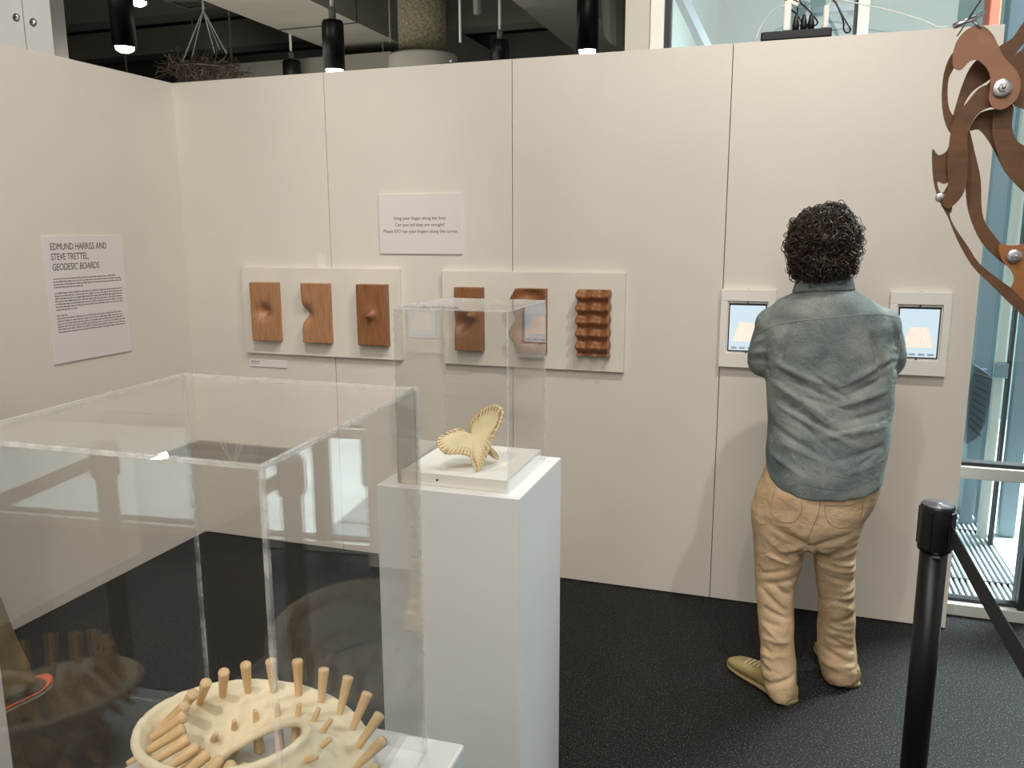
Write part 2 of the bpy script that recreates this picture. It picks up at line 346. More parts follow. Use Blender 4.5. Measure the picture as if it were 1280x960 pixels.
# steel door frames seen through the glass
def post(px0, px1, py, Y, z0, z1, m, label, name='steel_post', cat='post'):
    p, q = at(px0, py, 1, Y), at(px1, py, 1, Y); return tag(obj(name, box(B(), (p.x, Y, z0), (q.x, Y+.06, z1)), m, bev=.004), label, cat)
post(1243, 1254, 480, 1.2, 0, 4.5, MT['frame'], 'wide pale steel post just right of the painted panel behind the glass')
post(1259, 1263, 480, 1.1, 0, 4.5, MT['darkframe'], 'thin dark steel post behind the entrance glass', )
post(1236, 1239, 500, 1.45, 0, 4.5, MT['greyframe'], 'slim blue grey post left of the pale steel post behind the glass')
post(1268, 1290, 480, 1.3, 0, 4.5, MT['greyframe'], 'broad blue grey post at the right edge behind the entrance glass')
p = at(1250, 462, 1, 1.15); tag(obj('door_closer', box(B(), (p.x-.03, 1.1, p.z-.04), (p.x+.03, 1.15, p.z+.04)), MT['greyframe'], bev=.006), 'small grey box fixed to the pale steel post', 'door closer')
p = at(1236, 505, 1, 1.35)
bm = B(); Q = [at(x, y, 1, 1.3) for x, y in ((1219, 456), (1234, 466), (1246, 478), (1244, 500), (1238, 505), (1232, 530), (1222, 548), (1208, 556), (1209, 520), (1212, 480))]
vs = [bm.verts.new(q) for q in Q]; f = bm.faces.new(vs); e = bmesh.ops.extrude_face_region(bm, geom=[f]); bmesh.ops.translate(bm, verts=[v for v in e['geom'] if isinstance(v, bmesh.types.BMVert)], vec=(0, .12, 0))
th = thing('hanging_bin', 'dark slate sloping bin hung beyond the entrance glass', 'bin', (Q[7].x, 1.36, Q[7].z)); obj('shell', bm, plain('slate_bin', srgb(70, 82, 92), .5), th, bev=.006)
bm = B()
for k in range(9):
    q0 = at(1210+k*1.2, 530-k*8, 1, 1.29); q1 = at(1226+k*1.6, 545-k*9, 1, 1.29); tube(bm, [q0, q1], .004, 5)
obj('ridges', bm, MT['darkframe'], th)['kind'] = 'stuff'
obj('support', box(B(), (Q[7].x+.03, 1.421, 0), (Q[7].x+.09, 1.46, Q[1].z)), MT['greyframe'], th)
p, q = at(1237, 10, 1, 2.6), at(1252, 10, 1, 2.6)
tag(obj('red_column', box(B(), (p.x, 2.6, 0), (q.x, 2.8, 4.6)), MT['red'], bev=.01), 'coral red column seen above the partition at its right end', 'column')
p, q = at(1253, 100, 1, 1.6), at(1276, 100, 1, 1.6)
tag(obj('glazing_post', box(B(), (p.x, 1.6, 0), (q.x, 1.72, 4.6)), MT['greyframe'], bev=.006), 'blue grey glazing post right of the coral red column', 'post')
# sloping window brace high up, and the ledge shelf
P0, P1 = at(853, 0, 1, 1.2), at(882, 60, 1, 1.2)
bm = B(); tube(bm, [P0+(P0-P1)*3, P1+(P1-P0)*1.2], .035, 4); tag(obj('window_brace', bm, MT['greyframe']), 'slanting grey brace seen through the high glass', 'brace')
bm = B()
for dz in (0, -.09, -.15):
    p, q = at(985, 14, 1, 1.4), at(1068, 14, 1, 1.4); box(bm, (p.x, 1.4, p.z+dz-.02), (q.x, 1.45, p.z+dz+.012))
th = thing('louvre_rail', 'grey horizontal rails behind the power strip glass', 'rail', (p.x, 1.42, 0)); o = obj('rails', bm, MT['greyframe'], th); o['kind'] = 'stuff'
obj('support', box(B(), (q.x-.03, 1.451, 0), (q.x, 1.49, q.z+.02)), MT['greyframe'], th)

# ------------------------------------------------------------ hall beyond: beams, ducts, column, wall cabinet
def beam(pa, pb, z, hgt, label, y0=-6, y1=11.8, name='ceiling_beam', m='beam'):
    x0, x1 = at(*pa, 2, z).x, at(*pb, 2, z).x
    return tag(obj(name, box(B(), (x0, y0, z), (x1, y1, z+hgt)), MT[m]), label, 'beam')
th = beam((350, 38), (452, 31), 3.75, .5, 'wide grey boxed beam running above the lit pendant left of the column')
for yy in (2.6, 4.2, 5.9):
    bm = B(); x0 = th.bound_box[0][0]; x1 = th.bound_box[6][0]; box(bm, (x0-.004, yy, 3.74), (x1+.004, yy+.015, 4.25)); obj('joint_strip', bm, MT['dark'], th)
beam((684, 36), (762, 36), 3.75, .5, 'grey boxed beam slanting above the right lit pendant')
for k, (yy, zz) in enumerate(((5.2, 4.3), (6.6, 4.2), (8.2, 4.1), (9.8, 4.0))):
    tag(obj('cross_beam', box(B(), (-8.5, yy, zz), (2.4, yy+.35, zz+.35)), MT['beam' if k % 2 else 'duct']), ['nearest', 'second', 'third', 'farthest'][k]+' grey cross beam running left to right below the dark ceiling', 'beam')
# round corrugated duct
bm = B(); c0 = at(779, -30, 1, 2.6); c1 = at(779, 34, 1, 3.6); pts = []; rr = []
for k in range(71):
    f_ = k/70; pts.append(c0.lerp(c1, f_)); rr.append(.17 if k % 2 else .16)
tube(bm, pts, rr, 20); tag(obj('flexible_duct', bm, MT['duct'], smooth=False), 'round corrugated duct beside the white post', 'duct')
for i, (x0, x1, y_, z_) in enumerate(((-3.5, -1.2, 5.0, 3.35), (-5.6, -4.2, 5.6, 3.3))):
    th = thing('duct_box', ['long flat duct box behind the left lit pendants', 'dark duct box near the white cabinet'][i], 'duct', ((x0+x1)/2, y_+.6, z_))
    obj('casing', box(B(), (x0, y_, z_), (x1, y_+1.2, z_+.28)), MT['dark' if i else 'beam'], th, bev=.01)
    for xx in (x0+.15, x1-.15): bm = B(); tube(bm, [(xx, y_+.1, z_+.28), (xx, y_+.1, 5.0)], .012, 6); obj('hanger', bm, MT['duct'], th)
for i, (px, r_, lab) in enumerate(((597, .04, 'thick grey pipe hanging right of the round column'), (575, .012, 'thin white pipe stub beside the column collar'), (487, .008, 'thin hanging rod left of the round column'))):
    p = at(px, 25, 1, 4.0); bm = B(); tube(bm, [(p.x, 4.0, 4.95), (p.x, 4.0, p.z+(.05 if i == 0 else -.2))], r_, 10); tag(obj('ceiling_pipe', bm, MT['duct' if i != 1 else 'cable'], smooth=True), lab, 'pipe')
p = at(610, 10, 1, 4.2); bm = B(); tube(bm, [(p.x-.7, 3.7, p.z+.1), (p.x+.9, 3.7, p.z+.1)], .05, 10); tag(obj('sprinkler_pipe', bm, MT['duct'], smooth=True), 'horizontal grey pipe between column and right pendant', 'pipe')
# column
c = at(528, 40, 1, 4.4); rc = abs(at(556, 40, 1, 4.4).x-c.x)
zc = at(528, 62, 1, 4.4-rc*1.2).z
th = thing('round_column', 'round rough aggregate column with a white collar above the partition', 'column', (c.x, 4.4, 0))
bm = B(); lathe(bm, [(rc, zc-.1), (rc, 4.95)], (c.x, 4.4, 0), 40); obj('shaft', bm, MT['column'], th, True)
bm = B(); lathe(bm, [(rc*1.43, 0), (rc*1.43, zc-.02), (rc*1.41, zc), (rc*.98, zc)], (c.x, 4.4, 0), 48); obj('collar', bm, MT['collar'], th, True)
bm = B(); q = at(565, 76, 1, 4.4-rc*1.0); bmesh.ops.create_icosphere(bm, subdivisions=2, radius=.022, matrix=Matrix.Translation(q+Vector((.0, -.02, 0)))); obj('bolt', bm, MT['steel'], th, True)
# white wall cabinet far left
p = at(67, 40, 1, .6); xe0 = p.x
th = thing('wall_cabinet', 'tall white cabinet with two round locks behind the left partition', 'cabinet', (xe0-.9, .7, 0))
xs = at(31, 40, 1, .6).x
obj('door', box(B(), (xe0-2.4, .6, 0), (xs-.003, .64, 4.5)), MT['white'], th, bev=.002)
obj('door', box(B(), (xs+.003, .6, 0), (xe0-.03, .64, 4.5)), MT['white'], th, bev=.002)
obj('carcass', box(B(), (xe0-2.4, .645, 0), (xe0-.03, .70, 4.5)), MT['white'], th)
obj('edge_trim', box(B(), (xe0-.028, .59, 0), (xe0, .70, 4.5)), MT['white'], th)
for px, py in ((21, 22), (42, 28)):
    q = at(px, py, 1, .6); bm = B(); M_ = on_back(q.x, .6, q.z); lathe(bm, [(.026, -.001), (.026, .008), (.02, .012), (.001, .012)], n=20); bmesh.ops.transform(bm, matrix=M_, verts=bm.verts)
    l = obj('lock', bm, MT['steel'], th, True); bm = B(); box(bm, (-.018, -.003, .0122), (.018, .003, .014), M_); obj('slot', bm, MT['darkframe'], l)
# wire chandelier
Yc = 4.2; top = at(254, 12, 1, Yc); ctr = at(254, 90, 1, Yc)
th = thing('wire_chandelier', 'tangled bronze wire chandelier hung by pale strings above the corner', 'chandelier', ctr)
for px, py, dy in ((232, 66, 0), (246, 60, .3), (255, 78, -.2), (268, 62, .2), (282, 64, -.1), (240, 80, -.15)):
    q = at(px, py, 1, Yc); bm = B(); tube(bm, [top, (q.x, Yc+dy, q.z)], .006, 5); obj('string', bm, MT['cable'], th)
bm = B(); tube(bm, [top, top+Vector((0, 0, .06))], .015, 6); tube(bm, [top+Vector((0, 0, .05)), (top.x, top.y, 4.95)], .01, 6); obj('hanger', bm, MT['cable'], th)
bm = B(); rng = random.Random(3)
for k in range(330):
    an = rng.uniform(0, 2*PI); rr_ = math.sqrt(rng.random())*.40; z0 = ctr.z+.14*(1-(rr_/.42)**2)*rng.uniform(-.6, 1.1)
    P_ = Vector((ctr.x+rr_*math.cos(an), Yc+rr_*math.sin(an), z0)); pts = [P_]
    d = Vector((rng.uniform(-1, 1), rng.uniform(-1, 1), rng.uniform(-.6, .6))).normalized()
    for s in range(6):
        d = (d+Vector((rng.uniform(-1, 1), rng.uniform(-1, 1), rng.uniform(-1, 1)))*.7).normalized(); pts.append(pts[-1]+d*.035)
    tube(bm, pts, .0035, 3)
o = obj('wire_tangle', bm, MT['wire'], th); o['kind'] = 'stuff'
bm = B(); R_ = .36; tube(bm, [(ctr.x+R_*math.cos(k*PI/12), Yc+R_*math.sin(k*PI/12), ctr.z+.02) for k in range(24)], .008, 5, closed=True); obj('ring', bm, MT['wire'], th)
# lit tracks (frames) in the ceiling
q = [at(x, y, 2, 4.3) for x, y in ((206, 0), (236, 11), (266, 7), (246, 0))]
bm = B(); tube(bm, q, .02, 4, closed=True); tag(obj('ceiling_frame', bm, MT['duct']), 'pale rectangular frame above the wire chandelier', 'frame')

def pendant(px, bot, topy, wpx, lit, label, Y):
    c = at(px, bot, 1, Y); dep = (c-CAM).dot(FW); r = wpx/2*dep/FPX; hl = (bot-topy)*dep/FPX
    th = thing('pendant_lamp', label, 'lamp', c, 'black cylinder pendants')
    bm = B(); lathe(bm, [(r*.86, .02), (r, 0.0), (r, hl*.93), (r*.9, hl), (r*.3, hl)], c, 32); obj('shade', bm, MT['black'], th, True)
    bm = B(); lathe(bm, [(r*.32, hl), (r*.34, hl+.09), (r*.1, hl+.1)], c, 16); obj('collar', bm, MT['duct'], th, True)
    bm = B(); tube(bm, [c+Vector((0, 0, hl+.05)), (c.x, c.y, 4.98)], .014, 8); obj('rod', bm, MT['cable'], th, True)
    if lit:
        bm = B(); lathe(bm, [(.001, -r*.42), (r*.4, -r*.36), (r*.72, -r*.18), (r*.84, .02), (r*.4, .025)], c, 24); obj('bulb', bm, MT['lamp'], th, True)
        spot('pendant_light', c+Vector((0, 0, -.1)), c+Vector((0, 0, -3)), 60, 90)
    return th
pendant(418, 88, 30, 27, True, 'lit black cylinder pendant left of the round column', 1.9)
pendant(734, 64, 0, 27, True, 'lit black cylinder pendant nearest the white posts', 1.7)
pendant(156, 60, -20, 29, True, 'lit black cylinder pendant over the left partition corner', .9)
pendant(173, 3, -60, 24, True, 'lit black pendant at the very top edge, mostly cut off', 1.6)
pendant(366, 112, 78, 22, False, 'unlit distant black pendant right of the wire chandelier', 4.8)
pendant(625, 88, 53, 23, False, 'unlit distant black pendant right of the round column', 4.2)

# ------------------------------------------------------------ power strip and cables on the wall top
zt = H
a, b_ = at(951, 47, 1, .02), at(1040, 40, 1, .02)
th = thing('power_strip', 'black power strip with plugs lying on top of the partition', 'power strip', ((a.x+b_.x)/2, .022, zt))
obj('body', box(B(), (a.x, .002, zt), (b_.x, .046, zt+.036)), MT['black'], th, bev=.006)
def X(px): return at(px, 42, 1, .02).x
for px, hh, w_, m in ((983, .115, .028, 'white'), (1031, .085, .02, 'white')):
    bm = B(); box(bm, (X(px)-w_/2, .008, zt+.036), (X(px)+w_/2, .04, zt+.036+hh)); obj('charger', bm, MT[m], th, bev=.005)
for px in (994, 1004, 1013):
    bm = B(); lathe(bm, [(.013, 0), (.014, .02), (.007, .055), (.004, .06)], (X(px), .024, zt+.036), 12); obj('plug', bm, MT['black'], th, True)
for px, zz, tl in ((991, .20, .5), (1023, .23, -.12)):
    M_ = Matrix.Translation((X(px), .024, zt+zz-.03)) @ Matrix.Rotation(tl, 4, 'Y'); bm = B(); box(bm, (-.032, -.012, -.035), (.032, .012, .075), M_); ad = obj('adapter', bm, MT['white'], th, bev=.005)
    bm = B()
    for k in range(6): box(bm, (-.026, -.0135, -.02+k*.014), (.026, -.0122, -.015+k*.014), M_)
    obj('fin', bm, MT['darkframe'], ad)
def cable(pts, r, m, label, Y=.02):
    P_ = [at(x, y, 1, Y+(.012*math.sin(i*1.7))) for i, (x, y) in enumerate(pts)]
    bm = B(); tube(bm, crom(P_, 6, False), r, 6); return tag(obj('cable', bm, MT[m], smooth=True), label, 'cable')
cable([(1013, 34), (1022, 28), (1010, 12), (1000, 2), (1003, -8)], .0035, 'black', 'black lead looping from the plug at the middle of the power strip')
cable([(1004, 34), (998, 20), (985, 8), (982, -6)], .0035, 'black', 'black lead rising left from the power strip plugs')
cable([(994, 32), (997, 10), (990, -8)], .0035, 'black', 'short black lead going straight up from the leftmost plug')
cable([(1040, -6), (1048, 8), (1056, 24), (1063, 36), (1060, 41), (1055, 38), (1054, 26), (1046, 6), (1036, -6)], .0035, 'black', 'black lead hanging in a narrow loop right of the strip')
cable([(945, 48), (953, 30), (968, 12), (980, 7), (990, 10)], .0025, 'cable', 'white cable arching down left of the power strip')
cable([(1032, 17), (1036, 6), (1050, 0), (1085, 7), (1120, 15), (1150, 24), (1172, 33), (1184, 32.5)], .0025, 'cable', 'long white cable sagging along the partition top to the right')

# ------------------------------------------------------------ carved blocks on two boards
def board(x0, x1, z0, z1, label):
    return tag(obj('display_board', box(B(), (x0, -.026, z0), (x1, -.0005, z1)), MT['board'], bev=.0015), label, 'board')
board(.371, 1.276, 1.052, 1.502, 'white backing board on the left, nearest the room corner'); board(1.503, 2.389, 1.047, 1.497, 'white backing board on the right, behind the small acrylic case')
def gs(x, z, cx_, cz_, s): return math.exp(-((x-cx_)**2+(z-cz_)**2)/(2*s*s))
shapes = [
 (lambda x, z: -.042*gs(x, z, 0, -.0, .026), lambda x, z: 0, 'oak', 'oak block with a round dimple in its middle'),
 (lambda x, z: -.042*gs(x, z, -.062, -.005, .028), lambda x, z: .02*gs(0, z, 0, -.005, .022)*max(0, -x/.072), 'oak', 'oak block with a dimple biting into its left edge'),
 (lambda x, z: .055*math.exp(-math.hypot(x+.0, z)/.016), lambda x, z: 0, 'walnut', 'darker block with a pointed bump in its middle'),
 (lambda x, z: .042*gs(x, z, .018, .022, .017)-.036*gs(x, z, -.03, -.02, .026), lambda x, z: 0, 'walnut', 'brown block with one round bump and one hollow, behind the small case'),
 (lambda x, z: .020*math.sin(z*38)*math.cos(x*22)-.012*gs(x, z, .01, .1, .03), lambda x, z: (.014*math.sin(z*44+1)-.004)*max(0, -x/.072), 'walnut', 'brown block with a rippled outline behind the small case right pane'),
 (lambda x, z: .012*math.sin((z)*2*PI/.058+1.0)+.007*math.cos(x*2*PI/.07)*(1+.5*math.sin(z*2*PI/.058)), lambda x, z: .0035*math.sin(z*2*PI/.058)*(1 if x > 0 else -1)*abs(x/.072)**3, 'walnut', 'dark block carved in rows of egg box ridges'),
]
for i, (pl, pr_) in enumerate((((313.8, 345.5), 0), ((377.3, 409.5), 0), ((446, 481.5), 0), ((568, 601.5), 0), ((641, 681), 0), ((721, 761), 0))):
    YF = -.072; x0 = at(pl[0], 390, 1, YF).x; x1 = at(pl[1], 390, 1, YF).x; zc_ = 1.277 if i < 3 else 1.272; hw = (x1-x0)/2; hh = .150; nx, nz = 34, 68
    fn, sx, mk, lab = shapes[i]; c = Vector(((x0+x1)/2, -.0262, zc_)); dpt = .047
    bm = B(); G = [[None]*(nx+1) for _ in range(nz+1)]; Bk = [[None]*(nx+1) for _ in range(nz+1)]
    for b in range(nz+1):
        for a_ in range(nx+1):
            x = (a_/nx*2-1)*hw; z = (b/nz*2-1)*hh; xx = x+sx(x, z)
            G[b][a_] = bm.verts.new(c+Vector((xx, -dpt-fn(x, z), z)))
            if a_ in (0, nx) or b in (0, nz): Bk[b][a_] = bm.verts.new(c+Vector((xx, -.0003, z)))
    for b in range(nz):
        for a_ in range(nx): bm.faces.new((G[b][a_], G[b][a_+1], G[b+1][a_+1], G[b+1][a_]))
    for b in range(nz):
        for a_ in (0, nx): bm.faces.new((G[b][a_], G[b+1][a_], Bk[b+1][a_], Bk[b][a_]))
    for a_ in range(nx):
        for b in (0, nz): bm.faces.new((G[b][a_], G[b][a_+1], Bk[b][a_+1], Bk[b][a_]))
    ol = [Bk[0][k] for k in range(nx+1)]+[Bk[k][nx] for k in range(1, nz+1)]+[Bk[nz][k] for k in range(nx-1, -1, -1)]+[Bk[k][0] for k in range(nz-1, 0, -1)]
    bm.faces.new(ol)
    o = tag(obj('carved_block', bm, MT[mk], origin=c), lab, 'wood carving', 'carved blocks on the white boards')
    md = o.modifiers.new('s', 'WEIGHTED_NORMAL') if False else None
    o.data.polygons.foreach_set('use_smooth', [k < nx*nz for k in range(len(o.data.polygons))]); o.data.update()
# small label under the left board
th = thing('caption_label', 'tiny white caption label under the left board', 'label', (.487, 0, .977))
obj('plate', box(B(), (.374, -.006, .976), (.600, -.0003, 1.016)), MT['paper'], th, bev=.0008)
def ticks(bm, M_, x0, x1, y, hgt, rng):
    x = x0
    while x < x1:
        w_ = rng.choice((2, 3, 4, 5, 6, 7, 8))
        for k in range(w_):
            if x > x1: break
            hh = hgt*(1.0 if rng.random() < .7 else 1.4); box(bm, (x, y, 0), (x+hgt*.42, y+hh, .0003), M_); x += hgt*.62
        x += hgt*.75
rng = random.Random(5)
bm = B(); ticks(bm, on_back(.374, -.0061, .976), .010, .062, .026, .0042, rng); ticks(bm, on_back(.374, -.0061, .976), .010, .056, .016, .003, rng); obj('caption_print', bm, MT['ink'], th)
# instruction sign
th = thing('instruction_sign', 'landscape white sign about dragging your finger, above the boards', 'sign', (1.385, 0, 1.575))
obj('board', box(B(), (1.168, -.008, 1.575), (1.600, -.0003, 1.86)), MT['paper'], th, bev=.001)
for k, s in enumerate(('Drag your finger along the lines', 'Can you tell they are straight?', 'Please DO run your fingers along the curves')):
    text_mesh('print', s, .0215, on_back(1.384, -.0081, 1.738-k*.031), MT['ink'], th, align='CENTER', xs=1.0)
# text sign on the left wall
th = thing('text_sign', 'tall white printed panel headed in dark capitals on the left wall', 'sign', (0, -.675, 1.106))
obj('board', box(B(), (.0003, -.904, 1.106), (.009, -.447, 1.668)), MT['paper'], th, bev=.001)
for k, (s, sh, xo) in enumerate((('EDMUND HARRISS AND', 0, .0), ('STEVE TRETTEL,', 0, .0), ('GEODESIC BOARDS', .25, .0))):
    text_mesh('heading', s, .0425, on_left(.0091, -.904+.036, 1.668-.060-k*.0445), MT['inkgreen'], th, xs=.70, shear=sh)
bm = B(); M_ = on_left(.0091, -.904, 1.668)
yy = -.19
for n_, lens in ((4, (.39, .43, .43, .20)), (7, (.43, .43, .43, .42, .43, .43, .15)), (0, ()), (6, (.41, .41, .42, .43, .43, .43))):
    if n_ == 0: ticks(bm, M_, .036, .09, yy, .0052, rng); yy -= .0122; continue
    for L_ in lens: ticks(bm, M_, .036, L_, yy, .0045, rng); yy -= .0122
    yy -= .014
    if n_ == 7: pass
o = obj('small_print', bm, MT['ink'], th); o['kind'] = 'stuff'

# ------------------------------------------------------------ two tablets in white frames
MT['screen'] = None
t = NT('screen_glow'); v = t.coord(); sx_ = t.node('ShaderNodeSeparateXYZ'); t.link(v, sx_.inputs[0])
cr = t.ramp(sx_.outputs[2], [(0.0, srgb(214, 232, 240)), (1.0, srgb(196, 222, 242))])
t.link(cr, t.b.inputs['Emission Color']); t.b.inputs['Emission Strength'].default_value = .80; t.b.inputs['Base Color'].default_value = (.02, .02, .02, 1); MT['screen'] = t.m
MT['scr_surf'] = plain('screen_surface', srgb(222, 212, 200), .4, emit=.62); MT['scr_line'] = plain('screen_line', srgb(206, 192, 178), .4, emit=.6)
MT['scr_btn'] = plain('screen_button', srgb(128, 146, 158), .4, emit=.5)
def tablet(x0, x1, z0, z1, label, kind):
    th = thing('tablet_frame', label, 'tablet', ((x0+x1)/2, 0, z0)); yf = -.028; bx, bz = .040, .062
    bm = B(); box(bm, (x0, yf, z0), (x1, -.0005, z0+bz)); box(bm, (x0, yf, z1-bz+.012), (x1, -.0005, z1)); box(bm, (x0, yf, z0+bz), (x0+bx*.72, -.0005, z1-bz+.012)); box(bm, (x1-bx*.72, yf, z0+bz), (x1, -.0005, z1-bz+.012))
    obj('frame', bm, MT['white'], th, bev=.0015)
    ix0, ix1, iz0, iz1 = x0+bx*.72, x1-bx*.72, z0+bz, z1-bz+.012
    obj('inner_ledge', box(B(), (ix0, -.016, iz0), (ix1, -.001, iz1)), MT['white'], th)
    s = obj('tablet', box(B(), (ix0+.006, -.021, iz0+.008), (ix1-.006, -.0165, iz1-.01)), MT['black'], th, bev=.001)
    a0, a1, c0, c1 = ix0+.011, ix1-.011, iz0+.013, iz1-.018
    obj('screen', box(B(), (0, -.0005, 0), (a1-a0, 0, c1-c0)), MT['screen'], s).location = (a0, -.0211, c0)
    cx_ = (a0+a1)/2; cz_ = (c0+c1)/2; w_ = (a1-a0)/2; h_ = (c1-c0)
    def quad(nm, pts, m, d):
        bm = B(); vs_ = [bm.verts.new((x, -.0217-d, z)) for x, z in pts]; bm.faces.new(vs_); e = bmesh.ops.extrude_face_region(bm, geom=list(bm.faces)); bmesh.ops.translate(bm, verts=[q for q in e['geom'] if isinstance(q, bmesh.types.BMVert)], vec=(0, -.0001, 0)); return obj(nm, bm, m, s)
    quad('drawn_surface', [(cx_-w_*.82, c0+h_*.2), (cx_+w_*.82, c0+h_*.2), (cx_+w_*.5, c0+h_*.62), (cx_-w_*.42, c0+h_*.62)], MT['scr_surf'], 0)
    bm = B()
    for k in range(9):
        f_ = k/8*2-1; pts = []
        for q in range(12):
            g_ = q/11; ww = w_*(.80*(1-g_)+.46*g_); xx = cx_+f_*ww+.008*math.exp(-((g_-.6)/.2)**2)*(-f_); zz = c0+h_*(.2+.42*g_)+(.008*math.sin(g_*9+f_*3) if kind else -.012*math.exp(-((g_-.7)/.2)**2-f_*f_*4)); pts.append((xx, -.0219, zz))
        tube(bm, pts, .0011, 4)
    obj('drawn_lines', bm, MT['scr_line'], s)
    for k in range(4):
        bx_ = a0+.010+k*(a1-a0-.008)/4
        quad('screen_button', [(bx_, c0+.006), (bx_+.024, c0+.006), (bx_+.024, c0+.015), (bx_, c0+.015)], MT['scr_btn'], 0)
    for zz in (iz1-.006, iz0+.003):
        obj('clip', box(B(), (cx_-.002, -.024, zz-.004), (cx_+.002, -.0165, zz+.006)), MT['black'], th)
    bm = B(); lathe(bm, [(.005, 0), (.005, .003), (.001, .004)], (cx_, -.014, z1), 12); obj('screw', bm, MT['steel'], th)
tablet(2.808, 3.034, 1.096, 1.434, 'white framed tablet on the wall left of the man', 0)
tablet(3.478, 3.704, 1.097, 1.436, 'white framed tablet on the wall right of the man', 1)

# ------------------------------------------------------------ pedestals and acrylic cases
def acrylic_case(P4, z0, z1, th_, label):
    c = sum((Vector((*p, 0)) for p in P4), Vector())/4
    root = thing('acrylic_case', label, 'display case', (c.x, c.y, z0))
    def inset(d):
        return [Vector((p[0], p[1], 0))+((c-Vector((p[0], p[1], 0))).normalized())*d*1.414 for p in P4]
    O, I = inset(0), inset(th_)
    def quadbox(bm, q, za, zb):
        a = [bm.verts.new((p.x, p.y, za)) for p in q]; b = [bm.verts.new((p.x, p.y, zb)) for p in q]; bm.faces.new(a[::-1]); bm.faces.new(b)
        for i in range(4): bm.faces.new((a[i], a[(i+1) % 4], b[(i+1) % 4], b[i]))
    zt_ = z1-th_
    for i in range(4):
        j = (i+1) % 4; d = (O[j]-O[i]).normalized()*th_; di = (I[j]-I[i]).normalized()*.0
        bm = B(); quadbox(bm, [O[i]+d, O[j]-d, I[j], I[i]], z0+.0005, zt_); obj('pane', bm, MT['acrylic'], root)
        dp = (O[i]-O[i-1]).normalized()*th_
        bm = B(); quadbox(bm, [O[i], O[i]+d, I[i], O[i]-dp], z0+.0005, zt_); obj('joint_edge', bm, MT['edge'], root)
        bm = B(); quadbox(bm, [O[i], O[j], I[j], I[i]], zt_, z1); obj('top_edge', bm, MT['edge'], root, bev=.0008)
    bm = B(); quadbox(bm, I, zt_, z1); obj('top_pane', bm, MT['acrylic'], root)
    return root
# small case
th = thing('pedestal', 'tall slim white pedestal in the middle with the leather saddle case', 'pedestal', (2.3, -1.7, 0))
obj('body', box(B(), (2.110, -1.895, 0), (2.492, -1.505, 1.05)), MT['ped'], th, bev=.0015)
pf = thing('case_base', 'low white plinth inside the small acrylic case', 'plinth', (2.3, -1.7, 1.05))
obj('block', box(B(), (2.162, -1.857, 1.0502), (2.447, -1.551, 1.082)), MT['white'], pf, bev=.001)
bm = B(); M_ = on_back(2.262, -1.857, 1.066); lathe(bm, [(.003, 0), (.003, .0012), (.0005, .0014)], n=10); bmesh.ops.transform(bm, matrix=M_, verts=bm.verts); obj('screw', bm, MT['darkframe'], pf)
acrylic_case([(2.154, -1.866), (2.456, -1.866), (2.456, -1.542), (2.154, -1.542)], 1.0503, 1.500, .0032, 'small tall acrylic case over the stitched leather saddle')
# big case
ZP = .972
a = at(581, 930, 2, ZP); b_ = at(418, 899, 2, ZP); dx = (b_-a).normalized(); dy = Vector((-dx.y, dx.x, 0))
e_ = at(154, 960, 2, ZP); Wd = (e_-a).dot(dx)
if dy.y > 0: dy = -dy
th = thing('pedestal', 'wide white pedestal in the foreground under the large acrylic case', 'pedestal', (a.x+dx.x*Wd/2+dy.x*.2, a.y+dy.y*.2, 0))
print('bigped', a, Wd, dx)
Q = [a, a+dx*Wd, a+dx*Wd+dy*.44, a+dy*.44]
bm = B(); A_ = [bm.verts.new((q.x, q.y, 0)) for q in Q]; Bv = [bm.verts.new((q.x, q.y, ZP)) for q in Q]; bm.faces.new(A_); bm.faces.new(Bv)
for i in range(4): bm.faces.new((A_[i], A_[(i+1) % 4], Bv[(i+1) % 4], Bv[i]))
obj('body', bm, MT['ped'], th, bev=.004)
acrylic_case([(2.292, -3.135), (2.659, -3.127), (2.636, -2.759), (2.271, -2.758)], ZP+.0003, 1.49, .0048, 'large wide acrylic case in the foreground over the pegged ring')
# left foreground pedestal
th = thing('pedestal', 'white pedestal at the lower left edge, beside the sneaker', 'pedestal', (1.2, -2.6, 0))
obj('body', box(B(), (1.0, -2.82, 0), (1.385, -2.40, 1.0)), MT['ped'], th, bev=.0015)

# ------------------------------------------------------------ pegged ring sculpture
cc = at(308, 948, 2, 1.03); th = thing('pegged_ring_sculpture', 'cream twisted ring stuck with wooden pegs inside the large case', 'sculpture', (cc.x, cc.y, ZP))
RC, HW = .108, .050
def band(t_, s_, n_=0.0):
    a_ = math.radians(-54+math.degrees(t_)/2+10*math.sin(t_/2)**2)
    rad = Vector((math.cos(t_), math.sin(t_), 0)); w_ = rad*math.cos(a_)+Vector((0, 0, 1))*math.sin(a_); nn = -rad*math.sin(a_)+Vector((0, 0, 1))*math.cos(a_)
    zc_ = ZP+.013+HW*.98; RR = RC*(1+.06*math.cos(t_))
    p_ = Vector((cc.x, cc.y, zc_))+rad*RR+w_*s_+nn*n_; return p_, nn, w_
NTt, NS = 120, 10
bm = B(); rg = []
for i in range(NTt+1):
    t_ = 2*PI*i/NTt; r_ = []
    for j in range(NS+1): s_ = (j/NS*2-1)*HW; r_.append(band(t_, s_, .004)[0])
    for j in range(NS, -1, -1): s_ = (j/NS*2-1)*HW; r_.append(band(t_, s_, -.004)[0])
    rg.append(r_)
rings(bm, rg, cap=True)
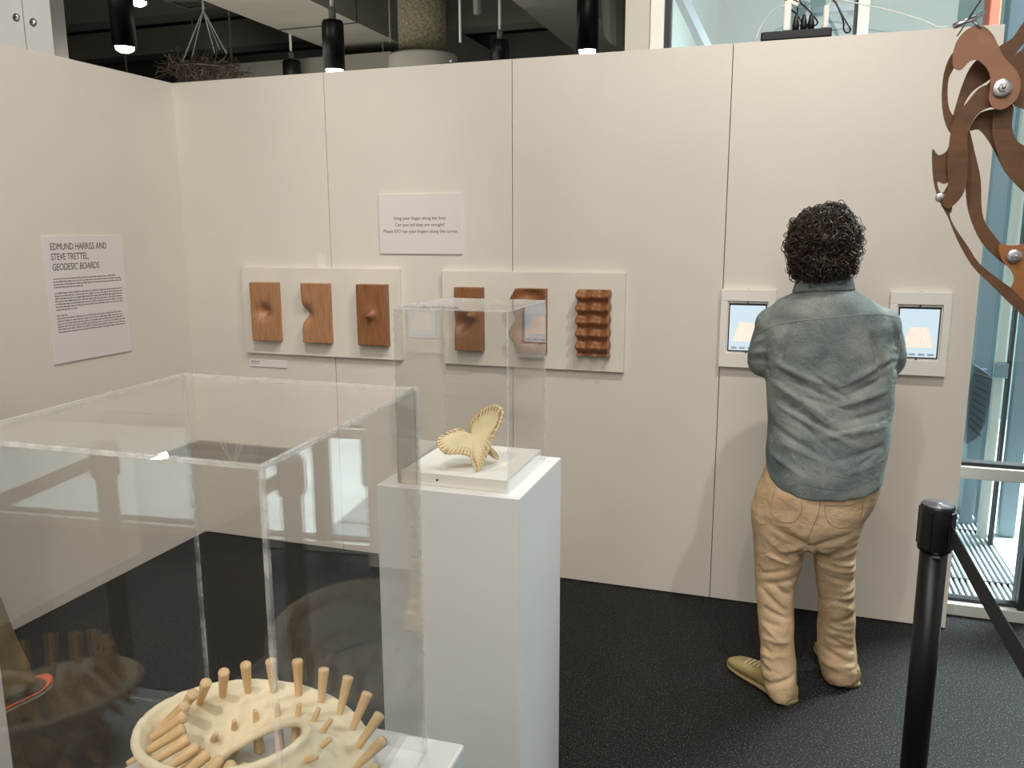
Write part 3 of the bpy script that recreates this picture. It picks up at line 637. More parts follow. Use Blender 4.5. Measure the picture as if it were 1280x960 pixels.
# rolled rim
e1 = [band(2*PI*i/90, HW)[0] for i in range(90)]+[band(2*PI*i/90, -HW)[0] for i in range(90)]
tube(bm, e1, .0066, 10, closed=True)
me = remesh(bm, .0032, 4, 'ring_band'); deform(me, lambda c: np.array([.0012*noise.noise(Vector(p)*70) for p in c]))
o = link('ring_band', me, MT['cream'], None, True); o.parent = th; o.matrix_parent_inverse = Matrix.Translation(th.location).inverted()
bm = B(); lathe(bm, [(.0030, -.024), (.0034, -.022), (.0046, 0), (.0072, .048), (.0077, .052), (.007, .0545), (.001, .055)], n=14)
bmesh.ops.recalc_face_normals(bm, faces=bm.faces); pm = bpy.data.meshes.new('peg'); bm.to_mesh(pm); bm.free(); pm.materials.append(MT['peg']); pm.polygons.foreach_set('use_smooth', [True]*len(pm.polygons))
def peg(t_, s_, sgn, sc=1.0):
    p_, nn, w_ = band(t_, s_); q = (nn*sgn).to_track_quat('Z', 'X').to_matrix().to_4x4(); q.translation = p_
    o = bpy.data.objects.new('peg', pm); COL.objects.link(o); o.parent = th; o.matrix_parent_inverse = Matrix.Translation(th.location).inverted(); o.matrix_basis = q @ Matrix.Diagonal((1, 1, sc, 1))
for k in range(24): peg(2*PI*(k+.3)/24, .030, 1, random.uniform(.95, 1.05))
for k in range(17): peg(2*PI*(k+.5)/17, -.026, -1, random.uniform(.85, .98))

# ------------------------------------------------------------ leather saddle sculpture
def atd(px, py, dep): return CAM+(FW+RT*((px-640)/FPX)+UP*((480-py)/FPX))*dep
dr = FW+UP*((480-588)/FPX); D0 = (1.0872-CAM.z)/dr.z+.037
Cs = atd(592, 544, D0+.012)
bp = [(558,566,-.030),(548,556,-.015),(549.5,548,0),(561,541,.015),(577,537.5,.028),(592,552,.046),(611,566,.050),(621,573,.046),(618,567,.057),(602,553,.062),(589,541,.055),(589,531,.05),(597,519,.042),(609,511,.026),(620,508,.008),(628,515,-.004),(625,528,-.014),(617,545,-.022),(610,562,-.030),(604,577,-.035),(597,587,-.037),(591,577,-.038),(587,569,-.037),(574,566,-.036)]
Bd = crom([atd(x, y, D0+d_) for x, y, d_ in bp], 6)
for p_ in Bd: p_.z = max(p_.z, 1.0872)
th = thing('leather_saddle_sculpture', 'cream leather saddle form with laced edges in the small case', 'sculpture', (Cs.x, Cs.y, 1.082))
NTh = len(Bd); NR = 14
def sp(i, f_):
    b__ = Bd[i % NTh]-Cs; return Cs+Vector((b__.x*f_, b__.y*f_, b__.z*f_**1.9))
def spn(i, f_):
    p_ = sp(i, f_); n_ = (sp(i+1, f_)-sp(i-1, f_)).cross(sp(i, f_+.02)-sp(i, f_-.02)); return p_, -n_.normalized()
bm = B(); top_, bot_ = [], []
for off in (.0022, -.0022):
    cv = bm.verts.new(Cs+Vector((0, 0, off))); rows = []
    for k in range(1, NR+1): rows.append([bm.verts.new(spn(i, k/NR)[0]+spn(i, k/NR)[1]*off) for i in range(NTh)])
    for i in range(NTh): bm.faces.new((cv, rows[0][i], rows[0][(i+1) % NTh]))
    for k in range(NR-1):
        for i in range(NTh): bm.faces.new((rows[k][i], rows[k+1][i], rows[k+1][(i+1) % NTh], rows[k][(i+1) % NTh]))
    (top_ if off > 0 else bot_).extend(rows[-1])
for i in range(NTh): bm.faces.new((top_[i], bot_[i], bot_[(i+1) % NTh], top_[(i+1) % NTh]))
obj('leather_shell', bm, MT['leather'], th, True)
cum = [0]
for i in range(NTh): cum.append(cum[-1]+(Bd[(i+1) % NTh]-Bd[i]).length)
def arc(s_):
    s_ %= cum[-1]
    for i in range(NTh):
        if cum[i+1] >= s_: return i, (s_-cum[i])/max(1e-9, cum[i+1]-cum[i])
    return 0, 0
ep = []; er = []; NE = 300
for k in range(NE):
    i, f_ = arc(cum[-1]*k/NE); ep.append(Bd[i].lerp(Bd[(i+1) % NTh], f_)); er.append(.0040+.0007*math.sin(k*2*PI/5))
tube(bm := B(), ep, er, 8, closed=True); obj('laced_edge', bm, MT['leather'], th, True)
bl = B(); bh = B(); NL = 76
for k in range(NL):
    i, f0 = arc(cum[-1]*k/NL); pts = []; L_ = (Bd[i]-Cs).length
    for dist, o_ in ((.011, .0028), (.005, .0040), (0, .0048), (-.0035, .001), (-.001, -.0045), (.008, -.0034)):
        p_, n_ = spn(i, 1-dist/L_); pts.append(p_+n_*o_)
    tube(bl, pts, .0013, 5)
    for sg in (1, -1):
        p_, n_ = spn(i, 1-.0125/L_); bmesh.ops.create_icosphere(bh, subdivisions=1, radius=.0012, matrix=Matrix.Translation(p_+n_*.0023*sg))
o = obj('lacing', bl, MT['stitch'], th, True); o['kind'] = 'stuff'; o = obj('lacing_hole', bh, MT['stitchdark'], th); o['kind'] = 'stuff'

# ------------------------------------------------------------ stanchion
def stanchion(c, label):
    th = thing('barrier_post', label, 'barrier post', c)
    bm = B(); lathe(bm, [(.17, 0.001), (.17, .012), (.15, .022), (.05, .03), (.036, .035)], c, 40); obj('base', bm, MT['blackmetal'], th, True)
    bm = B(); lathe(bm, [(.033, .03), (.033, .90)], c, 32); obj('pole', bm, MT['blackmetal'], th, True)
    bm = B(); lathe(bm, [(.033, .875), (.040, .877), (.041, .885), (.041, .99), (.039, .997)], c, 32); obj('head', bm, MT['black'], th, True)
    bm = B(); lathe(bm, [(.0385, .995), (.037, .999), (.012, .9995), (.011, 1.0015), (.001, 1.002)], c, 32); cp = obj('cap', bm, plain('cap_grey', (.16, .16, .17), .35, .4), th, True)
    for k in range(4):
        an = k*PI/2+.9; M_ = Matrix.Translation(Vector(c)+Vector((0, 0, .935))) @ Matrix.Rotation(an, 4, 'Z'); bm = B(); box(bm, (.038, -.012, -.05), (.0445, .012, .05), M_); obj('belt_slot', bm, MT['black'], th, bev=.002)
    bm = B(); box(bm, (c[0]-.008, c[1]-.044, .868), (c[0]+.008, c[1]-.03, .872)); obj('latch', bm, MT['steel'], th)
    return th
s0 = at(1173, 629, 2, 1.0); c0 = Vector((s0.x, s0.y, 0)); stanchion(c0, 'black retractable belt barrier post standing in front of the glass door')
st = Vector((s0.x+.030, s0.y-.030, .93))
e0 = at(1280, 824, 2, .918); dr_ = (e0-st); dr_.z = 0; dr_.normalize()
c1 = Vector((e0.x, e0.y, 0))+dr_*.95
stanchion(c1, 'black belt barrier post out of frame at the belt far end')
L_b = (Vector((c1.x, c1.y, .93))-st).length-.044
path = [Vector((st.x, st.y, .93))+dr_*(L_b*i/24)+Vector((0, 0, -.02*math.sin(PI*i/24))) for i in range(25)]
bm = B(); prev = None
for i, p_ in enumerate(path):
    tw = .05; t_d = (path[min(i+1, len(path)-1)]-path[max(i-1, 0)]); t_d.z = 0; t_d.normalize(); nb = Vector((-t_d.y, t_d.x, 0))
    up_ = Vector((0, 0, 1))*math.cos(tw)+nb*math.sin(tw); nn = nb*math.cos(tw)
    q = [bm.verts.new(p_+up_*a_+nn*b_) for a_, b_ in ((-.023, -.0008), (.023, -.0008), (.023, .0008), (-.023, .0008))]
    if prev:
        for k in range(4): bm.faces.new((prev[k], prev[(k+1) % 4], q[(k+1) % 4], q[k]))
    else: bm.faces.new(q)
    prev = q
bm.faces.new(prev[::-1])
tag(obj('barrier_belt', bm, MT['belt']), 'black webbing belt stretched from the barrier post to the right', 'belt')

# ------------------------------------------------------------ brown sheet sculpture, upper right
YS = -1.95
th = thing('bolted_sheet_sculpture', 'brown sculpture of curved bolted sheets at the upper right', 'sculpture', (at(1320, 200, 1, YS).x, YS, 0))
plates = [
 ('rose', 0.00, [(1191,74),(1192,64),(1197,50),(1206,39),(1218,32),(1230,33),(1241,43),(1249,59),(1255,71),(1268,85),(1275,98),(1275,113),(1270,125),(1259,134),(1249,137),(1241,134),(1237,127),(1236,120),(1238,110),(1238,98),(1234,86),(1222,75),(1212,77),(1203,86),(1197,87),(1192,83)]),
 ('bronze', .02, [(1244,96),(1235,105),(1223,111),(1209,128),(1197,142),(1190,157),(1187,178),(1184,202),(1185,222),(1184,240),(1176,250),(1184,261),(1196,253),(1205,240),(1209,220),(1210,195),(1209,175),(1212,160),(1222,143),(1238,134),(1254,134),(1260,115)]),
 ('bronze', .05, [(1191,66),(1182,84),(1178,108),(1178,134),(1182,154),(1189,166),(1194,150),(1187,137),(1184.5,119),(1186,98),(1192,86),(1197,72)]),
 ('bronze', .04, [(1224,74),(1212,86),(1204,104),(1198,122),(1192,145),(1197,150),(1206,129),(1212,119),(1221,110),(1240,97),(1240,84)]),
 ('bronze', .03, [(1165.5,187),(1173,194),(1183,189),(1191,176),(1194,205),(1189,222),(1181,230),(1172,227),(1174,238),(1180,240),(1190,225),(1190,262),(1187,268),(1193,283),(1210,308),(1224,329),(1245,346),(1266,362),(1284,380),(1300,395),(1300,412),(1280,396),(1241,358),(1216,333),(1197,300),(1185,271),(1174,250),(1167,225)]),
 ('bronze', .055, [(1210,160),(1207,208),(1208,246),(1214,275),(1228,304),(1249,325),(1268,337),(1263,322),(1249,302),(1232,279),(1227,258),(1226,225),(1219,192)]),
 ('tan', .035, [(1249,306),(1266,307),(1285,304),(1330,300),(1345,350),(1330,405),(1300,412),(1280,395),(1264,375),(1262,364),(1268,350),(1264,338),(1252,324)]),
 ('bronze', .03, [(1245,134),(1241,150),(1241,170),(1247,190),(1256,214),(1280,240),(1305,260),(1325,240),(1310,200),(1280,182),(1271,175),(1265,158),(1266,130)]),
 ('bronze', .06, [(1247,60),(1266,47),(1280,27),(1310,-8),(1325,10),(1282,52),(1262,76),(1252,74)]),
 ('bronze', .02, [(1259,80),(1280,60),(1310,40),(1330,80),(1310,140),(1280,136),(1266,128),(1270,105)]),
 ('bronze', .05, [(1212,163),(1219,148),(1230,139),(1250,142),(1252,200),(1244,190),(1236,176),(1224,162)]),
 ('tan', .07, [(1262,76),(1300,66),(1345,120),(1350,340),(1300,330),(1312,200),(1290,110)]),
]
Mf = None
for k, (mk, dy_, poly) in enumerate(plates):
    pts = crom([(x, y, 0) for x, y in poly], 3)
    W_ = [at(p.x, p.y, 1, YS+dy_) for p in pts]
    bm = B(); A_ = [bm.verts.new(p) for p in W_]; f = bm.faces.new(A_)
    e = bmesh.ops.extrude_face_region(bm, geom=[f]); bmesh.ops.translate(bm, verts=[q for q in e['geom'] if isinstance(q, bmesh.types.BMVert)], vec=(0, .004, 0))
    bmesh.ops.triangulate(bm, faces=[f_ for f_ in bm.faces if len(f_.verts) > 4])
    obj('sheet', bm, MT[mk], th)
P_ = [at(1195, 46, 1, YS+.03), at(1223, 3, 1, YS-.04)]; bm = B(); d_ = (P_[1]-P_[0]); q = Vector((.3, 1, .1)).normalized()
for s_ in (0, 1): pass
vs = [bm.verts.new(P_[0]), bm.verts.new(P_[1]+d_*.3), bm.verts.new(P_[1]+d_*.3+(P_[0]-CAM).normalized()*.12), bm.verts.new(P_[0]+(P_[0]-CAM).normalized()*.09)]
f = bm.faces.new(vs); e = bmesh.ops.extrude_face_region(bm, geom=[f]); bmesh.ops.translate(bm, verts=[x for x in e['geom'] if isinstance(x, bmesh.types.BMVert)], vec=(.004, 0, .002)); obj('sheet', bm, MT['bronze'], th)
def bolt(px, py, dy_, r_):
    c = at(px, py, 1, YS+dy_); M_ = on_back(c.x, c.y, c.z); bm = B(); lathe(bm, [(r_, -.002), (r_, .002), (r_*.9, .003), (r_*.45, .003)], n=24); bmesh.ops.transform(bm, matrix=M_, verts=bm.verts); w_ = obj('washer', bm, MT['steel'], th, True)
    bm = B(); lathe(bm, [(r_*.5, .002), (r_*.5, .008), (r_*.42, .0095), (r_*.1, .0095)], n=6); bmesh.ops.transform(bm, matrix=M_, verts=bm.verts); obj('nut', bm, MT['steel'], w_)
    bm = B(); lathe(bm, [(r_*.24, .005), (r_*.24, .015), (r_*.05, .016)], n=12); bmesh.ops.transform(bm, matrix=M_, verts=bm.verts); obj('bolt', bm, MT['steel'], w_, True)
bolt(1253, 110, -.003, .016); bolt(1175.5, 247, .026, .009); bolt(1268, 320, .03, .013)
c = at(1207, 26, 1, YS); bm = B(); tube(bm, [c+Vector((-.02, -.01, -.01)), c+Vector((.016, .0, .004))], .005, 8); tube(bm, [c+Vector((.01, 0, .0)), c+Vector((.03, 0, .014))], .003, 6); tube(bm, [c+Vector((.01, 0, .0)), c+Vector((.026, 0, -.014))], .003, 6); obj('wing_nut', bm, MT['steel'], th, True)
# its stand, outside the frame
xs_ = at(1440, 200, 1, YS+.08).x
bm = B(); tube(bm, [(xs_+.02, YS+.09, .02), (xs_+.02, YS+.09, 2.15)], .012, 12); obj('stand_rod', bm, MT['blackmetal'], th, True)
bm = B(); lathe(bm, [(.16, 0.001), (.16, .02), (.02, .025)], (xs_+.02, YS+.09, 0), 32); obj('stand_base', bm, MT['blackmetal'], th, True)
bm = B(); tube(bm, [(xs_+.02, YS+.09, at(1300, 120, 1, YS).z), (at(1300, 120, 1, YS).x, YS+.08, at(1300, 120, 1, YS).z)], .010, 10); obj('stand_arm', bm, MT['blackmetal'], th, True)

# ------------------------------------------------------------ the people
def sec(y, xl, xr, Y, dep, zoff=0, n=28, pw=2.3, dxz=0):
    l, r = at(xl, y, 1, Y), at(xr, y, 1, Y); c = (l+r)/2; hw = (r.x-l.x)/2; out = []
    for k in range(n):
        t_ = 2*PI*k/n; ct, st_ = math.cos(t_), math.sin(t_)
        out.append(Vector((c.x+hw*math.copysign(abs(ct)**(2/pw), ct), c.y+dep*math.copysign(abs(st_)**(2/pw), st_), c.z+zoff+(r.z-l.z)/2*ct)))
    return out
def ball(bm, c, r, s=(1, 1, 1), R_=None):
    M_ = Matrix.Translation(c) @ (R_ or Matrix()) @ Matrix.Diagonal((s[0], s[1], s[2], 1)); bmesh.ops.create_icosphere(bm, subdivisions=3, radius=r, matrix=M_)
man = thing('person', 'man with dark curly hair, grey green shirt and khaki trousers at the tablets', 'person', (3.2, -.55, 0))
def part(name, me, m, parent=man, smooth=True):
    o = link(name, me, m, None, smooth); o.parent = parent; o.matrix_parent_inverse = Matrix.Translation(man.location).inverted(); return o
YB = -.56
hc = at(1031, 312, 1, YB-.0); hc = Vector((hc.x, YB+.02, hc.z))    # head centre
neck = Vector((hc.x+.002, YB-.01, 1.50))
# body
bm = B()
ball(bm, hc+Vector((0, .005, .005)), .088, (.86, 1.08, 1.2)); ball(bm, hc+Vector((0, .045, -.055)), .062, (.86, .9, 1.0))
tube(bm, [hc+Vector((0, .0, -.05)), neck+Vector((0, -.005, -.02)), neck+Vector((0, 0, -.12))], [.056, .054, .06], 16)
ball(bm, hc+Vector((0, .113, -.02)), .013, (.9, 1.1, 1.6)); ball(bm, hc+Vector((0, .095, .02)), .05, (1.1, .3, .25)); ball(bm, hc+Vector((0, .092, -.092)), .022, (1.1, .8, .8))
for s_ in (-1, 1): ball(bm, hc+Vector((s_*.079, -.002, -.012)), .028, (.32, .7, 1.1))
ball(bm, hc+Vector((0, .098, -.056)), .02, (1.1, .5, .35))
tube(bm, [(3.215, -.55, 1.40), (3.215, -.55, 1.2), (3.22, -.55, .95), (3.215, -.57, .80)], [.07, .105, .115, .10], 16)
SHL, SHR = Vector((3.050, -.555, 1.340)), Vector((3.385, -.55, 1.345))
ELL, ELR = Vector((3.012, -.53, 1.210)), Vector((3.428, -.50, 1.225))
WRL, WRR = Vector((3.16, -.335, 1.16)), Vector((3.25, -.325, 1.215))
def arm(bm, a_, b__, c_, k=1.0):
    tube(bm, [Vector((3.2, -.56, 1.35)), a_], [.05*k, .045*k], 12); tube(bm, [a_, a_.lerp(b__, .5), b__], [.045*k, .041*k, .037*k], 12); tube(bm, [b__, b__.lerp(c_, .4), c_], [.037*k, .037*k, .028*k], 12); ball(bm, b__, .037*k); ball(bm, a_, .045*k)
arm(bm, SHL, ELL, WRL); arm(bm, SHR, ELR, WRR)
def hand(bm, w_, d_, nrm, thumb):
    d_ = d_.normalized(); nrm = (nrm-d_*nrm.dot(d_)).normalized(); sd = d_.cross(nrm)
    pc = w_+d_*.05
    R3 = Matrix((sd, d_, nrm)).transposed().to_4x4(); ball(bm, pc, .046, (.86, 1.05, .38), R3)
    tube(bm, [w_-d_*.02, w_+d_*.025], [.028, .027], 10)
    for k, L_ in enumerate((.072, .080, .075, .058)):
        b0 = pc+d_*.032+sd*((k-1.5)*.0205); p1 = b0+d_*L_*.45+nrm*(-.006); p2 = p1+d_*L_*.3-nrm*.014; p3 = p2+d_*L_*.17-nrm*.016
        tube(bm, [b0-d_*.012, p1, p2, p3], [.0098, .0092, .0086, .0072], 8); ball(bm, p3, .0074)
    b0 = w_+d_*.025+sd*thumb*.026; p1 = b0+d_*.028+sd*thumb*.022; p2 = p1+d_*.026-nrm*.006; tube(bm, [b0, p1, p2], [.012, .0105, .0085], 8); ball(bm, p2, .0086)
hand(bm, WRL+Vector((.01, .002, .002)), Vector((.9, .05, .25)), Vector((0, 1, 0)), -1)
hand(bm, WRR+Vector((-.01, .01, .0)), Vector((-.9, .08, .22)), Vector((0, 1, 0)), 1)
FL0, FR0 = Vector((3.125, -.745, 0)), Vector((3.335, -.555, 0))
for hp, kn, an in ((Vector((3.12, -.58, .80)), Vector((3.105, -.62, .45)), FL0+Vector((0, .03, .09))), (Vector((3.31, -.57, .80)), Vector((3.315, -.56, .45)), FR0+Vector((0, .02, .09)))):
    tube(bm, [hp, kn, an], [.07, .045, .032], 14)
ball(bm, Vector((3.215, -.58, .80)), .12, (1.1, .8, .8))
body = part('body', remesh(bm, .0065, 3, 'body'), MT['skin'])
for s_ in (-1, 1):
    bm = B(); bmesh.ops.create_uvsphere(bm, u_segments=16, v_segments=10, radius=.012, matrix=Matrix.Translation(hc+Vector((s_*.032, .084, .002)))); obj('eye', bm, MT['eye'], body, True)
# trousers
def leg(bm, rows):
    rings(bm, [sec(*r) for r in rows])
bm = B()
YH = -.60
rings(bm, [sec(535, 968, 1106, YH+.02, .10), sec(570, 962, 1102, YH+.02, .11), sec(590, 953, 1101, YH+.01, .135), sec(607, 946, 1102, YH, .152), sec(632, 938, 1093, YH-.005, .155), sec(652, 940, 1081, YH-.01, .15), sec(668, 943, 1076, YH-.01, .135), sec(680, 950, 1070, YH-.01, .10)])
rings(bm, [sec(640, 938, 1010, YH-.01, .12), sec(676, 942, 1008, YH-.015, .108), sec(707, 943, 1003, -.625, .096), sec(730, 944, 994, -.64, .088), sec(763, 947, 992.5, -.665, .08), sec(800, 950, 993, -.70, .074), sec(825, 950, 995, -.73, .080), sec(845, 953, 997, -.745, .088), sec(858, 957, 996, -.752, .090), sec(866, 962, 993, -.755, .086)])
rings(bm, [sec(630, 1008, 1090, YH, .12), sec(672, 1012, 1073, YH, .108), sec(707, 1018, 1069, -.59, .094), sec(735, 1021, 1068.5, -.58, .086), sec(766, 1022.5, 1069, -.57, .08), sec(800, 1021, 1069.5, -.56, .076), sec(822, 1022, 1071, -.562, .086), sec(835, 1025, 1073, -.566, .090), sec(845, 1029, 1072, -.568, .086)])
MT['hemseam'] = plain('hem_seam', srgb(104, 116, 114), .9)
def creases(c, items):
    out = np.zeros(len(c))
    for (p, d, L_, w_, amp) in items:
        p = np.array(p); d = np.array(d, float); d /= np.linalg.norm(d); v_ = c-p; al = v_@d; pe = v_-al[:, None]*d
        dist = np.linalg.norm(pe*np.array([1, .25, 1]), axis=1); out += amp*np.exp(-(dist/w_)**2)*np.exp(-(al/L_)**4)
    return out
rg = np.random.RandomState(4)
def leg_creases():
    it = []
    for cx_, z0_, n_ in ((3.10, .02, 19), (3.34, .03, 18)):
        for k in range(n_):
            z_ = z0_+.045+.021*k*(1+.026*k)+rg.uniform(-.008, .008); yb = (-.81+.22*max(0, z_-.05)) if cx_ < 3.2 else -.645-.05*z_
            if z_ < .62: it.append(((cx_+rg.uniform(-.03, .03)-(.0), yb, z_), (1, 0, rg.uniform(-.8, .5)), rg.uniform(.04, .08), rg.uniform(.007, .011), rg.choice([-1, 1])*rg.uniform(.006, .011)))
    for k in range(7):
        an = -2.6+k*.33; it.append(((3.2+math.cos(an)*.06, -.72, .585-.02*k*0+math.sin(an)*.045), (math.cos(an), 0, math.sin(an)*.8), .06, .010, -.006 if k % 2 else .006))
    for sx in (-1, 1):
        it.append(((3.21+sx*.05, -.74, .60), (sx*.8, 0, .35), .09, .012, -.009)); it.append(((3.21+sx*.06, -.74, .56), (sx*.9, 0, -.1), .06, .011, .006))
    return it
me = remesh(bm, .0062, 6, 'trousers'); it = leg_creases()
deform(me, lambda c: creases(c, it)+np.array([.0035*noise.noise(Vector((p[0]*16, p[1]*10, p[2]*22))) for p in c]))
tr_ = part('trousers', me, MT['khaki'])
def hang(o, p): o.parent = p; o.matrix_parent_inverse = wm(p).inverted(); return o
# pocket seams
def raysurf(me_, px, py, push=.001):
    from mathutils.bvhtree import BVHTree
    return None
from mathutils.bvhtree import BVHTree
def project(me_, pts, lift=.0012):
    bv = BVHTree.FromPolygons([v.co.copy() for v in me_.vertices], [tuple(p.vertices) for p in me_.polygons]); out = []
    for px, py in pts:
        d_ = (FW+RT*((px-640)/FPX)+UP*((480-py)/FPX)).normalized(); h_, n_, _, _ = bv.ray_cast(CAM, d_)
        if h_ is not None: out.append(h_+n_*lift)
    return out
def seam(name, me_, pts, r, m, parent, k=5):
    P_ = project(me_, [(p.x, p.y) for p in crom([(x, y, 0) for x, y in pts], k, False)], r*.3)
    if len(P_) > 2: bm = B(); tube(bm, P_, r, 6); hang(obj(name, bm, m, None, True), parent)
MT['kseam'] = plain('khaki_seam', srgb(150, 122, 92), .9); MT['sseam'] = plain('shirt_seam', srgb(136, 146, 142), .9)
seam('pocket_seam', me, [(1031, 632), (1060, 632), (1078, 628), (1072, 652), (1050, 660), (1035, 652), (1031, 633)], .0012, MT['kseam'], tr_)
seam('pocket_seam', me, [(968, 612), (964, 640), (976, 652), (992, 652), (1002, 640), (1002, 628)], .0012, MT['kseam'], tr_)
seam('seat_seam', me, [(1026, 625), (1022, 645), (1013, 665), (1009, 676)], .0014, MT['kseam'], tr_)
# shirt
bm = B()
rings(bm, [sec(358, 1001, 1062, YB, .058), sec(366, 990, 1074, YB, .085, pw=2), sec(374, 972, 1092, YB, .105, pw=2.1), sec(388, 958, 1110, YB, .122), sec(408, 951, 1120, YB, .134), sec(438, 953, 1121, YB, .144), sec(468, 957, 1121, YB, .150), sec(500, 958, 1118.5, YB-.0, .156), sec(532, 959, 1115, YB-.01, .164), sec(560, 957, 1110, YB-.02, .170), sec(585, 957, 1106, YB-.03, .174), sec(600, 958, 1104, YB-.03, .176), sec(610, 960, 1102, YB-.03, .176)])
def sleeve(a_, b__, c_, e):
    tube(bm, [a_+Vector((-.07*e, 0, -.0)), a_, a_.lerp(b__, .55), b__+Vector((0, -.0, .0))], [.066, .072, .070, .066], 20)
    tube(bm, [b__, b__.lerp(c_, .35), b__.lerp(c_, .62)], [.063, .058, .052], 20); ball(bm, b__, .064); ball(bm, a_, .070)
sleeve(Vector((3.040, -.560, 1.345)), Vector((3.012, -.535, 1.210)), WRL, -1); sleeve(Vector((3.398, -.555, 1.350)), Vector((3.430, -.505, 1.225)), WRR, 1)
me = remesh(bm, .0065, 8, 'shirt')
items = [((3.10, -.70, 1.20), (1, 0, -.38), .13, .014, .008), ((3.12, -.70, 1.165), (1, 0, -.45), .15, .012, -.008), ((3.10, -.70, 1.12), (1, 0, -.55), .13, .014, .008), ((3.15, -.71, 1.05), (1, 0, -.5), .16, .014, -.008),
 ((3.18, -.71, 1.02), (1, 0, -.45), .17, .012, .007), ((3.14, -.71, .95), (1, 0, -.5), .14, .013, -.007), ((3.22, -.71, .90), (1, 0, -.3), .14, .013, .006),
 ((3.36, -.70, 1.21), (1, 0, .6), .09, .013, .009), ((3.38, -.70, 1.17), (1, 0, .5), .09, .012, -.008), ((3.36, -.70, 1.12), (1, 0, .35), .12, .014, .008), ((3.38, -.70, 1.06), (1, 0, .28), .1, .013, -.007), ((3.33, -.71, 1.00), (1, 0, .22), .14, .014, .006), ((3.36, -.71, .93), (1, 0, .3), .12, .012, -.006),
 ((3.065, -.68, 1.24), (.25, 0, 1), .10, .012, -.010), ((3.385, -.68, 1.25), (-.3, 0, 1), .10, .012, -.011), ((3.12, -.71, .86), (1, 0, -.5), .12, .012, .006), ((3.0, -.6, 1.25), (1, 0, .3), .05, .010, .006), ((3.0, -.6, 1.22), (1, 0, .1), .05, .010, -.006), ((3.44, -.58, 1.25), (1, 0, -.3), .05, .010, .006), ((3.44, -.58, 1.21), (1, 0, -.1), .05, .009, -.006)]
back = lambda c: np.clip((-.55-c[:, 1])/.06, 0, 1)
rg2 = np.random.RandomState(9)
for k in range(16):
    z_ = .86+.36*rg2.rand(); lf = rg2.rand() < .6
    items.append(((3.13+.1*rg2.rand() if lf else 3.30+.08*rg2.rand(), -.72, z_), (1, 0, (-.55 if lf else .4)+.2*rg2.randn()), rg2.uniform(.05, .11), rg2.uniform(.005, .008), rg2.choice([-1, 1])*rg2.uniform(.003, .005)))
items += [((2.99, -.6, 1.29), (1, 0, .5), .04, .007, .005), ((3.0, -.62, 1.20), (1, 0, -.4), .04, .006, -.005), ((3.44, -.6, 1.28), (1, 0, -.5), .04, .007, .005), ((3.40, -.64, 1.22), (1, 0, .5), .05, .006, -.006)]
items = [(p, d, L_, w_*.85, a_*1.25) for p, d, L_, w_, a_ in items]
n_ = len(me.vertices); cc_ = np.empty(n_*3); me.vertices.foreach_get('co', cc_); cc_ = cc_.reshape(-1, 3)
# curved shirt tail: lift the hem at the sides
zmin = cc_[:, 2].min(); side = np.clip(np.abs(cc_[:, 0]-3.245)/.225, 0, 1)
cc_[:, 2] += np.clip((zmin+.12-cc_[:, 2])/.12, 0, 1)*.055*side**3
me.vertices.foreach_set('co', cc_.ravel()); me.update()
deform(me, lambda c: creases(c, items)*back(c)+np.array([.0045*noise.noise(Vector((p[0]*9+p[2]*7, p[1]*6, p[2]*16-p[0]*5))) for p in c]))
sh_ = part('shirt', me, MT['shirt'])
seam('yoke_seam', me, [(941, 421), (955, 412), (985, 403), (1040, 397), (1095, 392.5), (1124, 398)], .0015, MT['sseam'], sh_)
seam('sleeve_seam', me, [(953, 418), (951, 435), (956, 452)], .0015, MT['sseam'], sh_)
seam('sleeve_seam', me, [(1118, 398), (1124, 420), (1122, 446)], .0015, MT['sseam'], sh_)
seam('hem_stitch', me, [(966, 580), (984, 596), (1016, 608), (1050, 612), (1078, 606), (1098, 594)], .001, MT['hemseam'], sh_)
# collar
bm = B(); rc_ = []
cxl, cxr = at(992, 360, 1, YB-.02).x, at(1068.5, 357, 1, YB-.02).x; cm = (cxl+cxr)/2; hwc = (cxr-cxl)/2
def cring(f_, z_, tilt=.02, yo=0):
    return [Vector((cm+hwc*f_*math.cos(2*PI*k/40), YB-.005+yo+.072*f_*math.sin(2*PI*k/40), z_+tilt*math.sin(2*PI*k/40)*-1*.5+.006*math.cos(2*PI*k/40))) for k in range(40)]
zc0, zc1 = at(1030, 366, 1, YB-.08).z, at(1030, 349, 1, YB-.08).z
rings(bm, [cring(1.03, zc0-.004), cring(1.04, zc0+.004), cring(.99, (zc0+zc1)/2), cring(.93, zc1), cring(.88, zc1-.001), cring(.90, zc0-.004)], closed=True)
hang(obj('collar', bm, MT['shirt'], None, True), sh_)
